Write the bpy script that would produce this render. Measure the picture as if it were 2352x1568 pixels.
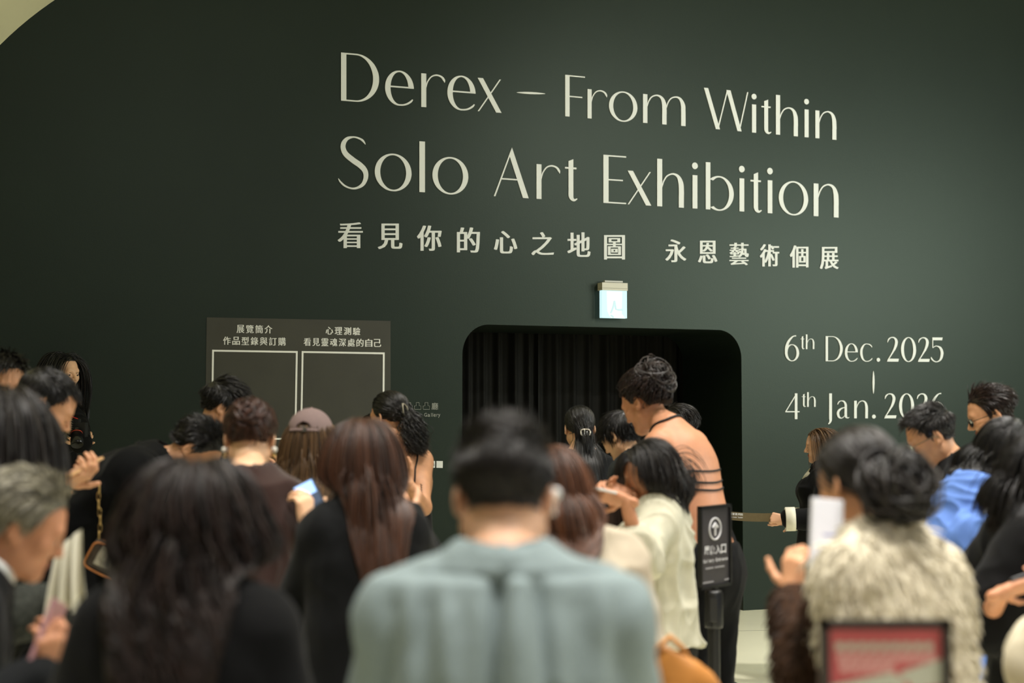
import bpy, bmesh, math, random
import numpy as np
from mathutils import Vector, Matrix
random.seed(7)
RNG = np.random.default_rng(11)
for o in list(bpy.data.objects): bpy.data.objects.remove(o)
SC = bpy.context.scene
COL = SC.collection

# ------------------------------------------------------------------ camera, world, lamps, exposure
F = 50.0/36.0*2352; CX, CY = 1176.0, 784.0; CAMH = 1.57
PITCH = math.atan(161.0/F)
camd = bpy.data.cameras.new('camera'); camd.lens = 50; camd.sensor_width = 36; camd.sensor_fit = 'HORIZONTAL'
camd.dof.use_dof = True; camd.dof.focus_distance = 9.3; camd.dof.aperture_fstop = 1.9
camd.clip_start = .05; camd.clip_end = 200
cam = bpy.data.objects.new('camera', camd); COL.objects.link(cam)
cam.location = (0, 0, CAMH); cam.rotation_euler = (math.pi/2+PITCH, 0, 0)
SC.camera = cam
SC.view_settings.view_transform = 'Standard'; SC.view_settings.look = 'None'
SC.view_settings.gamma = 1; SC.view_settings.use_curve_mapping = False
SC.view_settings.exposure = 0.0
SC.cycles.use_denoising = True
SC.cycles.max_bounces = 6; SC.cycles.sample_clamp_indirect = 4

w = bpy.data.worlds.new('hall_ambient'); SC.world = w; w.use_nodes = True
w.node_tree.nodes['Background'].inputs[0].default_value = (1.0, .96, .88, 1)
w.node_tree.nodes['Background'].inputs[1].default_value = .09

def lamp(name, kind, loc, target, power, size=.5, col=(1, .9, .76), angle=90, blend=.6):
    l = bpy.data.lights.new(name, kind); l.energy = power; l.color = col
    if kind == 'AREA': l.shape = 'DISK'; l.size = size
    elif kind == 'SPOT': l.shadow_soft_size = size; l.spot_size = math.radians(angle); l.spot_blend = blend
    o = bpy.data.objects.new(name, l); COL.objects.link(o); o.location = loc
    d = Vector(target)-Vector(loc)
    o.rotation_euler = d.to_track_quat('-Z', 'Y').to_euler()
    return o
lamp('track_spot_wall', 'SPOT', (5.2, 5.2, 5.2), (2.0, 11.2, 2.2), 540, .10, (1, .97, .92), 62, 1.)
for x, y, p in ((-2.0, 2.2, 560), (.4, 2.0, 1000), (.8, 4.5, 820), (2.9, 3.8, 820), (3.4, 6.8, 1050), (-1.6, 4.8, 480), (2.6, 1.4, 900), (1.6, 8.2, 420)):
    lamp('ceiling_downlight', 'SPOT', (x, y, 6.6), (x+.05, y-.15, 0), p, .22, (1, .96, .90), 74, .6)
fo = lamp('lit_foyer_opening', 'AREA', (8.8, 6.7, 3.3), (2.2, 11.2, 2.2), 360, 4.0, (.94, 1, .93))
fo.data.shape = 'RECTANGLE'; fo.data.size_y = 2.4
lamp('hall_back_light', 'AREA', (5.0, -3.5, 5.5), (0.6, 4, 1.4), 130, 2.2, (1, .97, .91))

# ------------------------------------------------------------------ projection helpers (photo pixel -> place)
_cp, _sp = math.cos(PITCH), math.sin(PITCH)
CAM = np.array((0, 0, CAMH))
def ray(px, py):
    x = (px-CX)/F; y = (CY-py)/F
    return np.array((x, _cp-y*_sp, _sp+y*_cp))
def P(px, py, s): return CAM+ray(px, py)*(F/s)
def on_floor(px, py, z=0.0):
    r = ray(px, py); return CAM+r*((z-CAMH)/r[2])
TH = math.atan(F/(9800-1176))
WD = np.array((math.cos(TH), math.sin(TH), 0)); WN = np.array((math.sin(TH), -math.cos(TH), 0))
W0 = on_floor(1703, 1402)
def uv(px, py):
    r = ray(px, py); t = np.dot(W0-CAM, WN)/np.dot(r, WN); p = CAM+r*t
    return float(np.dot(p-W0, WD)), float(p[2])
def WP(u, v, off=0.0): return W0+WD*u+np.array((0, 0, 1))*v+WN*off

# ------------------------------------------------------------------ materials
def srgb(h):
    h = h.lstrip('#'); c = [int(h[i:i+2], 16)/255 for i in (0, 2, 4)]
    return tuple(x/12.92 if x <= .04045 else ((x+.055)/1.055)**2.4 for x in c)
MATS = {}
def mat(name, col, rough=.7, spec=.35, var=0., vs=6., bump=0., bs=300., sheen=0., metal=0., sss=0., emit=None, es=0., stretch=None, alpha=1., trans=0., aniso=0.):
    if name in MATS: return MATS[name]
    m = bpy.data.materials.new(name); m.use_nodes = True; MATS[name] = m
    nt = m.node_tree; b = nt.nodes['Principled BSDF']
    c = srgb(col) if isinstance(col, str) else col
    b.inputs['Base Color'].default_value = (*c, 1); b.inputs['Roughness'].default_value = rough
    b.inputs['Specular IOR Level'].default_value = spec; b.inputs['Metallic'].default_value = metal
    b.inputs['Sheen Weight'].default_value = sheen; b.inputs['Sheen Roughness'].default_value = .5
    if trans: b.inputs['Transmission Weight'].default_value = trans
    if sss:
        b.inputs['Subsurface Weight'].default_value = sss; b.inputs['Subsurface Radius'].default_value = (.012, .005, .003); b.inputs['Subsurface Scale'].default_value = 1.
    if emit: b.inputs['Emission Color'].default_value = (*emit, 1); b.inputs['Emission Strength'].default_value = es
    if var or bump:
        tc = nt.nodes.new('ShaderNodeTexCoord'); src = tc.outputs['Object']
        if stretch:
            mp = nt.nodes.new('ShaderNodeMapping'); mp.inputs['Scale'].default_value = stretch
            nt.links.new(src, mp.inputs['Vector']); src = mp.outputs[0]
    if var:
        n = nt.nodes.new('ShaderNodeTexNoise'); n.inputs['Scale'].default_value = vs; n.inputs['Detail'].default_value = 4
        r = nt.nodes.new('ShaderNodeValToRGB')
        r.color_ramp.elements[0].position = .3; r.color_ramp.elements[1].position = .7
        r.color_ramp.elements[0].color = (*[x*(1-var) for x in c], 1); r.color_ramp.elements[1].color = (*[min(1, x*(1+var)) for x in c], 1)
        nt.links.new(src, n.inputs['Vector']); nt.links.new(n.outputs['Fac'], r.inputs[0]); nt.links.new(r.outputs[0], b.inputs['Base Color'])
    if bump:
        n = nt.nodes.new('ShaderNodeTexNoise'); n.inputs['Scale'].default_value = bs; n.inputs['Detail'].default_value = 3
        bp = nt.nodes.new('ShaderNodeBump'); bp.inputs['Strength'].default_value = bump; bp.inputs['Distance'].default_value = .004
        nt.links.new(src, n.inputs['Vector']); nt.links.new(n.outputs['Fac'], bp.inputs['Height']); nt.links.new(bp.outputs[0], b.inputs['Normal'])
    return m
def hair_mat(name, col, rough=.45, spec=.35, lo=.35, hi=1.7):
    if name in MATS: return MATS[name]
    m = mat(name, col, rough, spec); nt = m.node_tree; b = nt.nodes['Principled BSDF']
    c = srgb(col)
    a = nt.nodes.new('ShaderNodeAttribute'); a.attribute_name = 'tint'
    r = nt.nodes.new('ShaderNodeValToRGB')
    r.color_ramp.elements[0].color = (*[x*lo for x in c], 1); r.color_ramp.elements[1].color = (*[min(1, x*hi) for x in c], 1)
    nt.links.new(a.outputs['Fac'], r.inputs[0]); nt.links.new(r.outputs[0], b.inputs['Base Color'])
    return m

# ------------------------------------------------------------------ mesh helpers
def link(name, me, parent=None, **props):
    o = bpy.data.objects.new(name, me); COL.objects.link(o)
    if parent is not None: o.parent = parent
    for k, v in props.items(): o[k] = v
    return o
def thing(name, loc, label, cat, group=None):
    o = bpy.data.objects.new(name, None); COL.objects.link(o); o.location = loc; o.empty_display_size = .1
    o['label'] = label; o['category'] = cat
    if group: o['group'] = group
    return o
def quads(name, V, Q, m, parent=None, smooth=True, tint=None, **props):
    V = np.asarray(V, np.float32); Q = np.asarray(Q, np.int32); k = Q.shape[1]
    me = bpy.data.meshes.new(name); n = len(Q)
    me.vertices.add(len(V)); me.vertices.foreach_set('co', V.ravel())
    me.loops.add(n*k); me.loops.foreach_set('vertex_index', Q.ravel())
    me.polygons.add(n); me.polygons.foreach_set('loop_start', np.arange(n, dtype=np.int32)*k)
    for x in (m if isinstance(m, (list, tuple)) else [m]): me.materials.append(x)
    if smooth: me.polygons.foreach_set('use_smooth', np.ones(n, bool))
    if tint is not None:
        a = me.attributes.new('tint', 'FLOAT', 'POINT'); a.data.foreach_set('value', np.asarray(tint, np.float32))
    me.update(calc_edges=True)
    return link(name, me, parent, **props)
def polys(name, V, Fs, m, parent=None, smooth=False, **props):
    me = bpy.data.meshes.new(name); me.from_pydata([tuple(map(float, v)) for v in V], [], Fs)
    for x in (m if isinstance(m, (list, tuple)) else [m]): me.materials.append(x)
    if smooth: me.polygons.foreach_set('use_smooth', [True]*len(me.polygons))
    me.update(); return link(name, me, parent, **props)
def box_bm(bm, c, sx, sy, sz, R=None):
    """a box with full sizes sx, sy, sz about c, turned by the 3x3 matrix R (columns = axes)"""
    R = np.eye(3) if R is None else np.asarray(R)
    vs = []
    for x in (-.5, .5):
        for y in (-.5, .5):
            for z in (-.5, .5): vs.append(bm.verts.new(tuple(np.asarray(c)+R@np.array((x*sx, y*sy, z*sz)))))
    for f in ((0, 1, 3, 2), (4, 6, 7, 5), (0, 4, 5, 1), (2, 3, 7, 6), (0, 2, 6, 4), (1, 5, 7, 3)): bm.faces.new([vs[i] for i in f])
def from_bm(name, bm, m, parent=None, bevel=0, smooth=False, seg=2, **props):
    bmesh.ops.recalc_face_normals(bm, faces=bm.faces)
    if bevel: bmesh.ops.bevel(bm, geom=list(bm.edges), offset=bevel, segments=seg, affect='EDGES', profile=.7)
    me = bpy.data.meshes.new(name); bm.to_mesh(me); bm.free()
    for x in (m if isinstance(m, (list, tuple)) else [m]): me.materials.append(x)
    if smooth: me.polygons.foreach_set('use_smooth', [True]*len(me.polygons))
    return link(name, me, parent, **props)
def box(name, c, sx, sy, sz, m, parent=None, R=None, bevel=0, **props):
    bm = bmesh.new(); box_bm(bm, c, sx, sy, sz, R); return from_bm(name, bm, m, parent, bevel, **props)
def tube_arrays(paths, rad, sides=4, seed=0):
    """paths (N,T,3), rad (T,) or (N,T) -> verts, quads of N open tubes"""
    paths = np.asarray(paths, float); N, T, _ = paths.shape
    rad = np.broadcast_to(np.asarray(rad, float), (N, T))
    t = np.gradient(paths, axis=1); t /= np.linalg.norm(t, axis=2, keepdims=True)+1e-9
    ref = np.random.default_rng(seed).normal(size=(N, 1, 3)); ref = np.broadcast_to(ref, t.shape)
    u = np.cross(t, ref); u /= np.linalg.norm(u, axis=2, keepdims=True)+1e-9
    v = np.cross(t, u)
    a = np.arange(sides)/sides*2*math.pi
    V = paths[:, :, None, :]+rad[:, :, None, None]*(np.cos(a)[None, None, :, None]*u[:, :, None, :]+np.sin(a)[None, None, :, None]*v[:, :, None, :])
    idx = np.arange(N*T*sides).reshape(N, T, sides)
    Q = np.stack((idx[:, :-1], np.roll(idx[:, :-1], -1, 2), np.roll(idx[:, 1:], -1, 2), idx[:, 1:]), -1).reshape(-1, 4)
    return V.reshape(-1, 3), Q
def tube(name, pts, r, m, parent=None, sides=10, closed=False, **props):
    pts = np.asarray(pts, float)
    if closed: pts = np.vstack((pts, pts[:2]))
    V, Q = tube_arrays(pts[None], np.asarray(r, float) if np.ndim(r) else r, sides)
    return quads(name, V, Q, m, parent, **props)
def lathe(name, base, prof, m, parent=None, n=28, smooth=True, axis=None, **props):
    """prof: (radius, height) pairs turned about the vertical (or axis) through base"""
    R = np.eye(3)
    if axis is not None:
        z = np.asarray(axis, float); z /= np.linalg.norm(z); x = np.cross((.3, .9, .2), z); x /= np.linalg.norm(x); R = np.stack((x, np.cross(z, x), z), 1)
    a = np.arange(n)/n*2*math.pi; V = []
    for r, h in prof:
        for k in a: V.append(np.asarray(base)+R@np.array((r*math.cos(k), r*math.sin(k), h)))
    Q = [[i*n+j, i*n+(j+1) % n, (i+1)*n+(j+1) % n, (i+1)*n+j] for i in range(len(prof)-1) for j in range(n)]
    return quads(name, V, Q, m, parent, smooth, **props)

# ------------------------------------------------------------------ the hall
M_wall = mat('dark_green_wall_paint', (.0080, .0125, .0092), .42, .35, .10, 1.5, .08, 90)
M_black = mat('black_matte', (.006, .006, .006), .6, .3)
M_cream = mat('cream_plaster', '#d8d3ad', .85, .2, .05, 2)
M_letter = mat('off_white_vinyl', (.74, .76, .73), .6, .3)
M_wall.node_tree.nodes['Principled BSDF'].inputs['Specular Tint'].default_value = (.83, 1, .83, 1)
def rounded(u0, u1, v0, v1, ru, rv, n=12):
    """outline of an opening with rounded upper corners, from lower left round to lower right"""
    pts = [(u0, v0)]
    for k in range(n+1):
        a = math.pi-k/n*math.pi/2; pts.append((u0+ru+ru*math.cos(a), v1-rv+rv*math.sin(a)))
    for k in range(n+1):
        a = math.pi/2-k/n*math.pi/2; pts.append((u1-ru+ru*math.cos(a), v1-rv+rv*math.sin(a)))
    pts.append((u1, v0)); return pts
DU0, DU1 = uv(1062.0, 860)[0], uv(1703.5, 900)[0]
DV1 = .5*(uv(1132, 744.7)[1]+uv(1640, 757.8)[1])
door = rounded(DU0, DU1, 0, DV1, .205, .225)
# the dark wall is a lunette: left edge is the arch seen in the upper left corner of the photo
def arch(k): # circle in the picture (584,686) r 825 laid on the wall
    a = math.radians(k); return uv(584+825*math.cos(a), 686-825*math.sin(a))
arc = [arch(180-64*k/30) for k in range(31)]
ULEFT = arc[0][0]; VTOP = arc[-1][1]; URIGHT = uv(3150, 900)[0]
UM, VM = arc[-1][0]+2.2, VTOP+1.15
outer = [(ULEFT, 0)]+arc+[(UM, VM), (URIGHT, VM), (URIGHT, 0)]
bm = bmesh.new()
loop = outer+list(reversed(door))   # one outline running down and round the doorway
vs = [bm.verts.new(tuple(WP(u, v))) for u, v in loop]
es = [bm.edges.new((vs[i], vs[(i+1) % len(vs)])) for i in range(len(vs))]
bmesh.ops.triangle_fill(bm, use_beauty=True, edges=es)
TUN = 1.0
front = [bm.verts.new(tuple(WP(u, v))) for u, v in door]; back = [bm.verts.new(tuple(WP(u, v, -TUN))) for u, v in door]
for i in range(len(door)-1): bm.faces.new((front[i], front[i+1], back[i+1], back[i]))
from_bm('wall_back', bm, M_wall, kind='structure')
# cream vault that leaves the dark wall along the arch and flares outwards towards the hall
def ring(d, grow):
    pts = []
    cu, cv = arch(0)[0]*0+uv(584, 686)[0], uv(584, 686)[1]
    for u, v in [(ULEFT, 0), (ULEFT, cv*.5)]+arc[1:]+[(UM, VM), (URIGHT, VM)]:
        e = np.array((min(u-cu, 0), max(v-cv, 0))); e /= np.linalg.norm(e)+1e-9
        pts.append(WP(u+e[0]*grow, v+e[1]*grow*.45, d))
    return pts
rings = [ring(d, g) for d, g in ((-.25, 0.), (.0, .0), (.6, .42), (1.6, 1.3), (3., 2.8), (5., 5.), (8., 7.6), (12., 9.5))]
n = len(rings[0]); V = [p for r in rings for p in r]
Q = [[i*n+j, i*n+j+1, (i+1)*n+j+1, (i+1)*n+j] for i in range(len(rings)-1) for j in range(n-1)]
quads('ceiling', V, Q, M_cream, kind='structure')
# dark room behind the curtain
bm = bmesh.new()
u0, u1 = DU0-.6, DU1+.6
for a, b, c, d in (((u0, 0, -2.4), (u1, 0, -2.4), (u1, 3, -2.4), (u0, 3, -2.4)), ((u0, 0, -TUN), (u0, 0, -2.4), (u0, 3, -2.4), (u0, 3, -TUN)), ((u1, 0, -TUN), (u1, 0, -2.4), (u1, 3, -2.4), (u1, 3, -TUN)), ((u0, 3, -TUN), (u1, 3, -TUN), (u1, 3, -2.4), (u0, 3, -2.4))):
    bm.faces.new([bm.verts.new(tuple(WP(*q))) for q in (a, b, c, d)])
from_bm('wall_inner_room', bm, M_black, kind='structure')
# floor: cream polished stone with thin dark joints
M_floor = mat('cream_polished_stone', '#ece9cf', .32, .4, .05, 1.2)
nt = M_floor.node_tree; b = nt.nodes['Principled BSDF']
src = b.inputs['Base Color'].links[0].from_socket
A, B = on_floor(1650, 1449), on_floor(1798, 1446.5); jd = (B-A)/np.linalg.norm(B-A); jn = np.array((-jd[1], jd[0], 0))
def joint_mask(nrm, off, pitch, wid):
    tc = nt.nodes.new('ShaderNodeTexCoord')
    vm = nt.nodes.new('ShaderNodeVectorMath'); vm.operation = 'DOT_PRODUCT'; vm.inputs[1].default_value = tuple(nrm); nt.links.new(tc.outputs['Object'], vm.inputs[0])
    def mth(op, x, v):
        q = nt.nodes.new('ShaderNodeMath'); q.operation = op; nt.links.new(x, q.inputs[0]); q.inputs[1].default_value = v; return q.outputs[0]
    x = mth('SUBTRACT', vm.outputs['Value'], off-wid/2); x = mth('FLOORED_MODULO', x, pitch); return mth('LESS_THAN', x, wid)
j1 = joint_mask(jn, float(np.dot(A, jn)), 2.4, .010)
mx = nt.nodes.new('ShaderNodeMix'); mx.data_type = 'RGBA'
nt.links.new(j1, mx.inputs[0]); nt.links.new(src, mx.inputs[6]); mx.inputs[7].default_value = (.10, .085, .05, 1); nt.links.new(mx.outputs[2], b.inputs['Base Color'])
polys('floor', [(-14, -8, 0), (14, -8, 0), (14, 16, 0), (-14, 16, 0)], [(0, 1, 2, 3)], M_floor, kind='structure')
# curtain in the doorway
M_curt = mat('black_brown_curtain_cloth', (.0085, .0082, .0062), .8, .25, .25, 20, .2, 500, stretch=(1, 1, .1))
t = thing('curtain', WP((DU0+DU1)/2, 0, -TUN-.15), 'black floor-length curtain hanging in folds at the back of the doorway', 'curtain')
org = WP((DU0+DU1)/2, 0, -TUN-.15)
def curtain(ua, ub, ph):
    nu, nv = 220, 10; V = []
    for side in (0, 1):
        for j in range(nv+1):
            for i in range(nu+1):
                x = i/nu; u = ua+(ub-ua)*x
                w_ = .035*math.sin(x*62+ph)+.022*math.sin(x*23+2*ph)+.012*math.sin(x*131)
                V.append(WP(u, .01+2.75*j/nv, -TUN-.16+w_*(1-.25*j/nv)-side*.006)-org)
    k = (nu+1)*(nv+1); Q = []
    for side in (0, 1):
        for j in range(nv):
            for i in range(nu):
                q = side*k+j*(nu+1)+i; Q.append([q, q+1, q+nu+2, q+nu+1])
    return V, Q
um = DU0+.46*(DU1-DU0)
for a_, b_, ph in ((DU0-.3, um, 0.4), (um-.02, DU1+.3, 1.9)):
    V, Q = curtain(a_, b_, ph); quads('curtain_panel', V, Q, M_curt, t)
# ------------------------------------------------------------------ lettering cut as real outlines
def spline(pts, n=10):
    p = np.asarray(pts, float); p = np.vstack((2*p[0]-p[1], p, 2*p[-1]-p[-2])); out = []
    for i in range(1, len(p)-2):
        for k in range(n):
            t = k/n; a, b, c, d = p[i-1:i+3]
            out.append(.5*(2*b+(c-a)*t+(2*a-5*b+4*c-d)*t*t+(3*b-a-3*c+d)*t**3))
    out.append(p[-2]); return np.array(out)
class Glyph:
    def __init__(s): s.q = []
    def quad(s, a, b, c, d): s.q.append((a, b, c, d)); return s
    def rect(s, x0, y0, x1, y1): return s.quad((x0, y0), (x1, y0), (x1, y1), (x0, y1))
    def diag(s, xb, yb, xt, yt, w): return s.quad((xb, yb), (xb+w, yb), (xt+w, yt), (xt, yt))
    def stroke(s, pts):           # (x, y, width)
        q = spline(pts); d = np.gradient(q[:, :2], axis=0); d /= np.linalg.norm(d, axis=1, keepdims=True)
        nrm = np.stack((-d[:, 1], d[:, 0]), 1); l = q[:, :2]+nrm*q[:, 2:]/2; r = q[:, :2]-nrm*q[:, 2:]/2
        for i in range(len(q)-1): s.quad(tuple(l[i]), tuple(r[i]), tuple(r[i+1]), tuple(l[i+1]))
        return s
    def ring(s, cx, cy, rx, ry, wx, wy, a0=0, a1=360, n=48, shx=0.):
        ang = [math.radians(a0+(a1-a0)*k/n) for k in range(n+1)]
        o = [(cx+rx*math.cos(a), cy+ry*math.sin(a)) for a in ang]; i_ = [(cx+shx+(rx-wx)*math.cos(a), cy+(ry-wy)*math.sin(a)) for a in ang]
        for k in range(n): s.quad(o[k], o[k+1], i_[k+1], i_[k])
        return s
    def dot(s, cx, cy, rx, ry, n=24):
        for k in range(n):
            a, b = 2*math.pi*k/n, 2*math.pi*(k+1)/n
            s.quad((cx, cy), (cx, cy), (cx+rx*math.cos(a), cy+ry*math.sin(a)), (cx+rx*math.cos(b), cy+ry*math.sin(b)))
        return s
W_ = .105; X_ = .706; T_ = .028
def arch_(g, x0, x1, top=X_+.012, w=W_):   # shoulder of n, m, h: thin out of the stem, thick into the next one
    m = (x0+x1)/2
    return g.stroke([(x0-.01, .40, .02), (x0+.035, .545, .026), (x0+.11, .655, .030), (m, top-.018, .034), (m+(x1-m)*.45, top-.062, .062), (x1-w*.62, .53, w*.93), (x1-w/2, .36, w), (x1-w/2, 0, w)])
def glyph(c):
    g = Glyph()
    if c == 'D':
        g.rect(0, 0, .108, 1).rect(.1, 0, .31, T_).rect(.1, 1-T_, .31, 1); g.ring(.30, .5, .475, .5, .122, T_, -90, 90)
    elif c == 'e':
        g.ring(.30, .355, .30, .367, .113, .03, 4, 271); g.rect(.10, .365, .60, .395)
        g.quad((.497, .385), (.6, .385), (.5995, .40), (.488, .40))
        g.stroke([(.298, .003, .030), (.39, .012, .032), (.475, .045, .037), (.54, .092, .038), (.576, .135, .022)])
    elif c == 'c':
        g.ring(.31, .355, .31, .367, .115, .03, 89, 271); g.stroke([(.308, .707, .03), (.42, .692, .036), (.52, .645, .046), (.575, .575, .03)]); g.stroke([(.308, .003, .03), (.40, .012, .032), (.49, .045, .037), (.555, .092, .038), (.592, .135, .022)])
    elif c == 'r':
        g.rect(0, 0, W_, X_); g.stroke([(.095, .40, .02), (.135, .54, .024), (.215, .65, .027), (.32, .69, .03), (.42, .665, .038), (.478, .60, .045), (.492, .545, .008)])
    elif c == 'x': g.diag(.385, 0, 0, X_, W_*1.06); g.diag(0, 0, .455, X_, .03)
    elif c == '-':
        n = 20
        for k in range(n):
            a, b = k/n, (k+1)/n; f = lambda t: .022*math.sin(math.pi*min(1, max(0, t)))**.7+.003
            g.quad((a, .5-f(a)), (b, .5-f(b)), (b, .5+f(b)), (a, .5+f(a)))
    elif c == 'F': g.rect(0, 0, W_, 1).rect(.1, 1-T_, .475, 1).rect(.1, .475, .41, .503)
    elif c == 'E': g.rect(0, 0, W_, 1).rect(.1, 1-T_, .46, 1).rect(.1, .475, .395, .503).rect(.1, 0, .46, T_)
    elif c == 'o': g.ring(.365, .353, .365, .37, .108, .03)
    elif c == 'n': g.rect(0, 0, W_, X_); arch_(g, W_, .55)
    elif c == 'm': g.rect(0, 0, W_, X_); arch_(g, W_, .565); arch_(g, .565, 1.02)
    elif c == 'h': g.rect(0, 0, W_, 1); arch_(g, W_, .555)
    elif c == 'l': g.rect(0, 0, W_, 1)
    elif c == 'i': g.rect(.012, 0, .117, X_).dot(.062, .905, .064, .070)
    elif c == 't':
        g.quad((.075, .1), (.175, .1), (.175, .86), (.075, .815)); g.rect(0, .655, .24, .69)
        g.stroke([(.125, .14, .1), (.128, .085, .095), (.155, .035, .07), (.20, .018, .045), (.255, .05, .02)])
    elif c == 'b': g.rect(0, 0, W_, 1); g.ring(.30, .353, .34, .37, .115, .03, -125, 128, shx=.01)
    elif c == 'W':
        g.diag(.30, 0, 0, 1, .105); g.diag(.335, 0, .575, .98, .03); g.diag(.845, 0, .565, 1, .105); g.diag(.875, 0, 1.09, 1, .03)
    elif c == 'A': g.quad((0, 0), (.032, 0), (.345, .88), (.362, 1)); g.quad((.585, 0), (.70, 0), (.366, 1), (.322, .815)); g.rect(.13, .345, .53, .373)
    elif c == 'S':
        g.stroke([(.55, .87, .012), (.50, .935, .04), (.42, .98, .034), (.31, .998, .03), (.19, .965, .06), (.115, .88, .088), (.098, .77, .1), (.155, .655, .108), (.29, .55, .112), (.44, .455, .112), (.54, .35, .105), (.555, .22, .09), (.50, .09, .07), (.39, .012, .045), (.27, -.008, .032), (.14, .03, .034), (.05, .1, .034), (.0, .17, .012)])
    elif c == '2':
        g.stroke([(.03, .78, .02), (.07, .90, .05), (.17, .975, .036), (.29, .965, .06), (.365, .87, .1), (.372, .72, .108), (.31, .53, .085), (.2, .32, .05), (.03, .05, .03)])
        g.quad((0, 0), (.455, 0), (.475, .12), (.075, .12))
    elif c == '0': g.ring(.30, .495, .30, .505, .115, .032)
    elif c == '5':
        g.quad((.06, .885), (.44, .885), (.46, 1), (.06, 1)); g.rect(.06, .58, .09, .95)
        g.stroke([(.075, .57, .02), (.16, .635, .03), (.25, .645, .04), (.37, .57, .085), (.43, .42, .105), (.425, .24, .1), (.36, .08, .065), (.24, .005, .036), (.12, .035, .045), (.03, .13, .05), (.015, .20, .015)])
    elif c == '6':
        g.ring(.285, .325, .285, .337, .105, .03); g.stroke([(.045, .34, .09), (.06, .55, .1), (.14, .76, .095), (.26, .92, .065), (.36, .985, .04), (.45, .998, .05)])
    elif c == '4':
        g.quad((0, .275), (.02, .245), (.475, 1.0), (.43, 1.0)); g.rect(0, .245, .56, .29); g.rect(.375, -.03, .475, 1.0)
    elif c == 'J':
        g.rect(.09, -.02, .2, 1); g.stroke([(.145, 0, .11), (.143, -.08, .095), (.115, -.17, .06), (.055, -.225, .03)])
    elif c == 'a':
        g.stroke([(.05, .56, .03), (.10, .655, .04), (.2, .70, .03), (.31, .675, .06), (.375, .58, .09), (.39, .44, .1), (.39, .12, .1), (.43, .035, .06), (.50, .02, .03), (.54, .05, .01)])
        g.stroke([(.35, .44, .028), (.22, .40, .05), (.1, .31, .09), (.062, .2, .1), (.10, .07, .085), (.19, .01, .04), (.28, .04, .028), (.36, .13, .022)])
    elif c == '.': g.dot(.07, .07, .075, .08)
    elif c == '|':
        for k in range(20):
            a, b = k/20, (k+1)/20; f = lambda t: .5*math.sin(math.pi*min(1, max(0, t)))**.6
            g.quad((.5-f(a), a), (.5+f(a), a), (.5+f(b), b), (.5-f(b), b))
    return g
def put_letter(parent, org, c, x0, x1, base, cap, name='letter', m=None, th=.004):
    """letter c set on the wall between photo columns x0..x1; base(x), cap(x): baseline row and cap height in photo pixels"""
    g = glyph(c); xs = [p[0] for q in g.q for p in q]; a, b = min(xs), max(xs)
    V, Fs = [], []
    for qi, q in enumerate(g.q):
        top, bot = [], []
        for gx, gy in q:
            px = x0+(x1-x0)*(gx-a)/(b-a); u, v = uv(px, base(px)-gy*cap(px))
            top.append(len(V)); V.append(WP(u, v, .006+.00012*(qi % 16))-org)
            bot.append(len(V)); V.append(WP(u, v, .001)-org)
        Fs.append(top)
        for i in range(4):
            j = (i+1) % 4; Fs.append([top[i], bot[i], bot[j], top[j]])
    return polys(name, V, Fs, m or M_letter, parent)
def lin(*pts):
    xs = [p[0] for p in pts]; ys = [p[1] for p in pts]; return lambda x: float(np.interp(x, xs, ys))
def wall_line(name, label, items, base, cap, cat='lettering'):
    org = WP(*uv(items[0][1], base(items[0][1])), 0); t = thing(name, org, label, cat)
    for c, a, b in items: put_letter(t, org, c, a, b, base, cap)
    return t
base1 = lin((780, 231.0), (970, 245.8), (1150, 259.4), (1250, 263.4), (1297, 267.1), (1349, 271.6), (1480, 282.3), (1575, 290), (1730, 304.6), (1785, 309.2), (1848, 315), (1921, 321.5))
cap1 = lin((780, 110.4), (1155, 108.0), (1156, 97), (1297, 95.2), (1920, 89.6))
wall_line('exhibition_title', 'large off-white letters Derex - From Within, uppermost line on the dark wall', [('D', 783, 870.2), ('e', 884, 950), ('r', 967.1, 1022), ('e', 1027, 1091.8), ('x', 1096.7, 1151.3), ('-', 1186.5, 1251.6),
    ('F', 1297.6, 1343), ('r', 1348.8, 1394), ('o', 1398, 1463.2), ('m', 1476.2, 1573.8), ('W', 1616.2, 1718), ('i', 1725.2, 1736.8), ('t', 1748, 1771), ('h', 1781.4, 1831.8), ('i', 1846, 1857.2), ('n', 1872, 1920.2)], base1, cap1, 'lettering')
base2 = lin((776, 430), (963, 440.9), (1134, 450.4), (1205, 454.9), (1240, 457), (1386, 465.8), (1509, 473.4), (1595, 478.8), (1869, 496), (1926, 499.8))
cap2 = lin((776, 117.5), (963, 116.2), (1075, 116.2), (1134, 114.5), (1386, 110.4), (1509, 108.9), (1925, 105.5))
wall_line('exhibition_title', 'large off-white letters Solo Art Exhibition, second line on the dark wall', [('S', 776, 845.5), ('o', 860.3, 944.7), ('l', 962.8, 975.6), ('o', 992.7, 1075), ('A', 1133.7, 1213.6), ('r', 1231.7, 1286), ('t', 1297, 1325.6),
    ('E', 1385.2, 1437.4), ('x', 1441, 1495.3), ('h', 1508.7, 1570), ('i', 1588.5, 1602), ('b', 1620.3, 1684.3), ('i', 1696.3, 1709.5), ('t', 1723, 1748.8), ('i', 1761, 1774), ('o', 1787.8, 1855.3), ('n', 1868, 1925.2)], base2, cap2, 'lettering')
k = 400/2352.
bd1 = lin((1800, 828.6), (1895, 829.3), (2170, 831)); cd1 = lin((1800, 58), (2170, 56))
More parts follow.
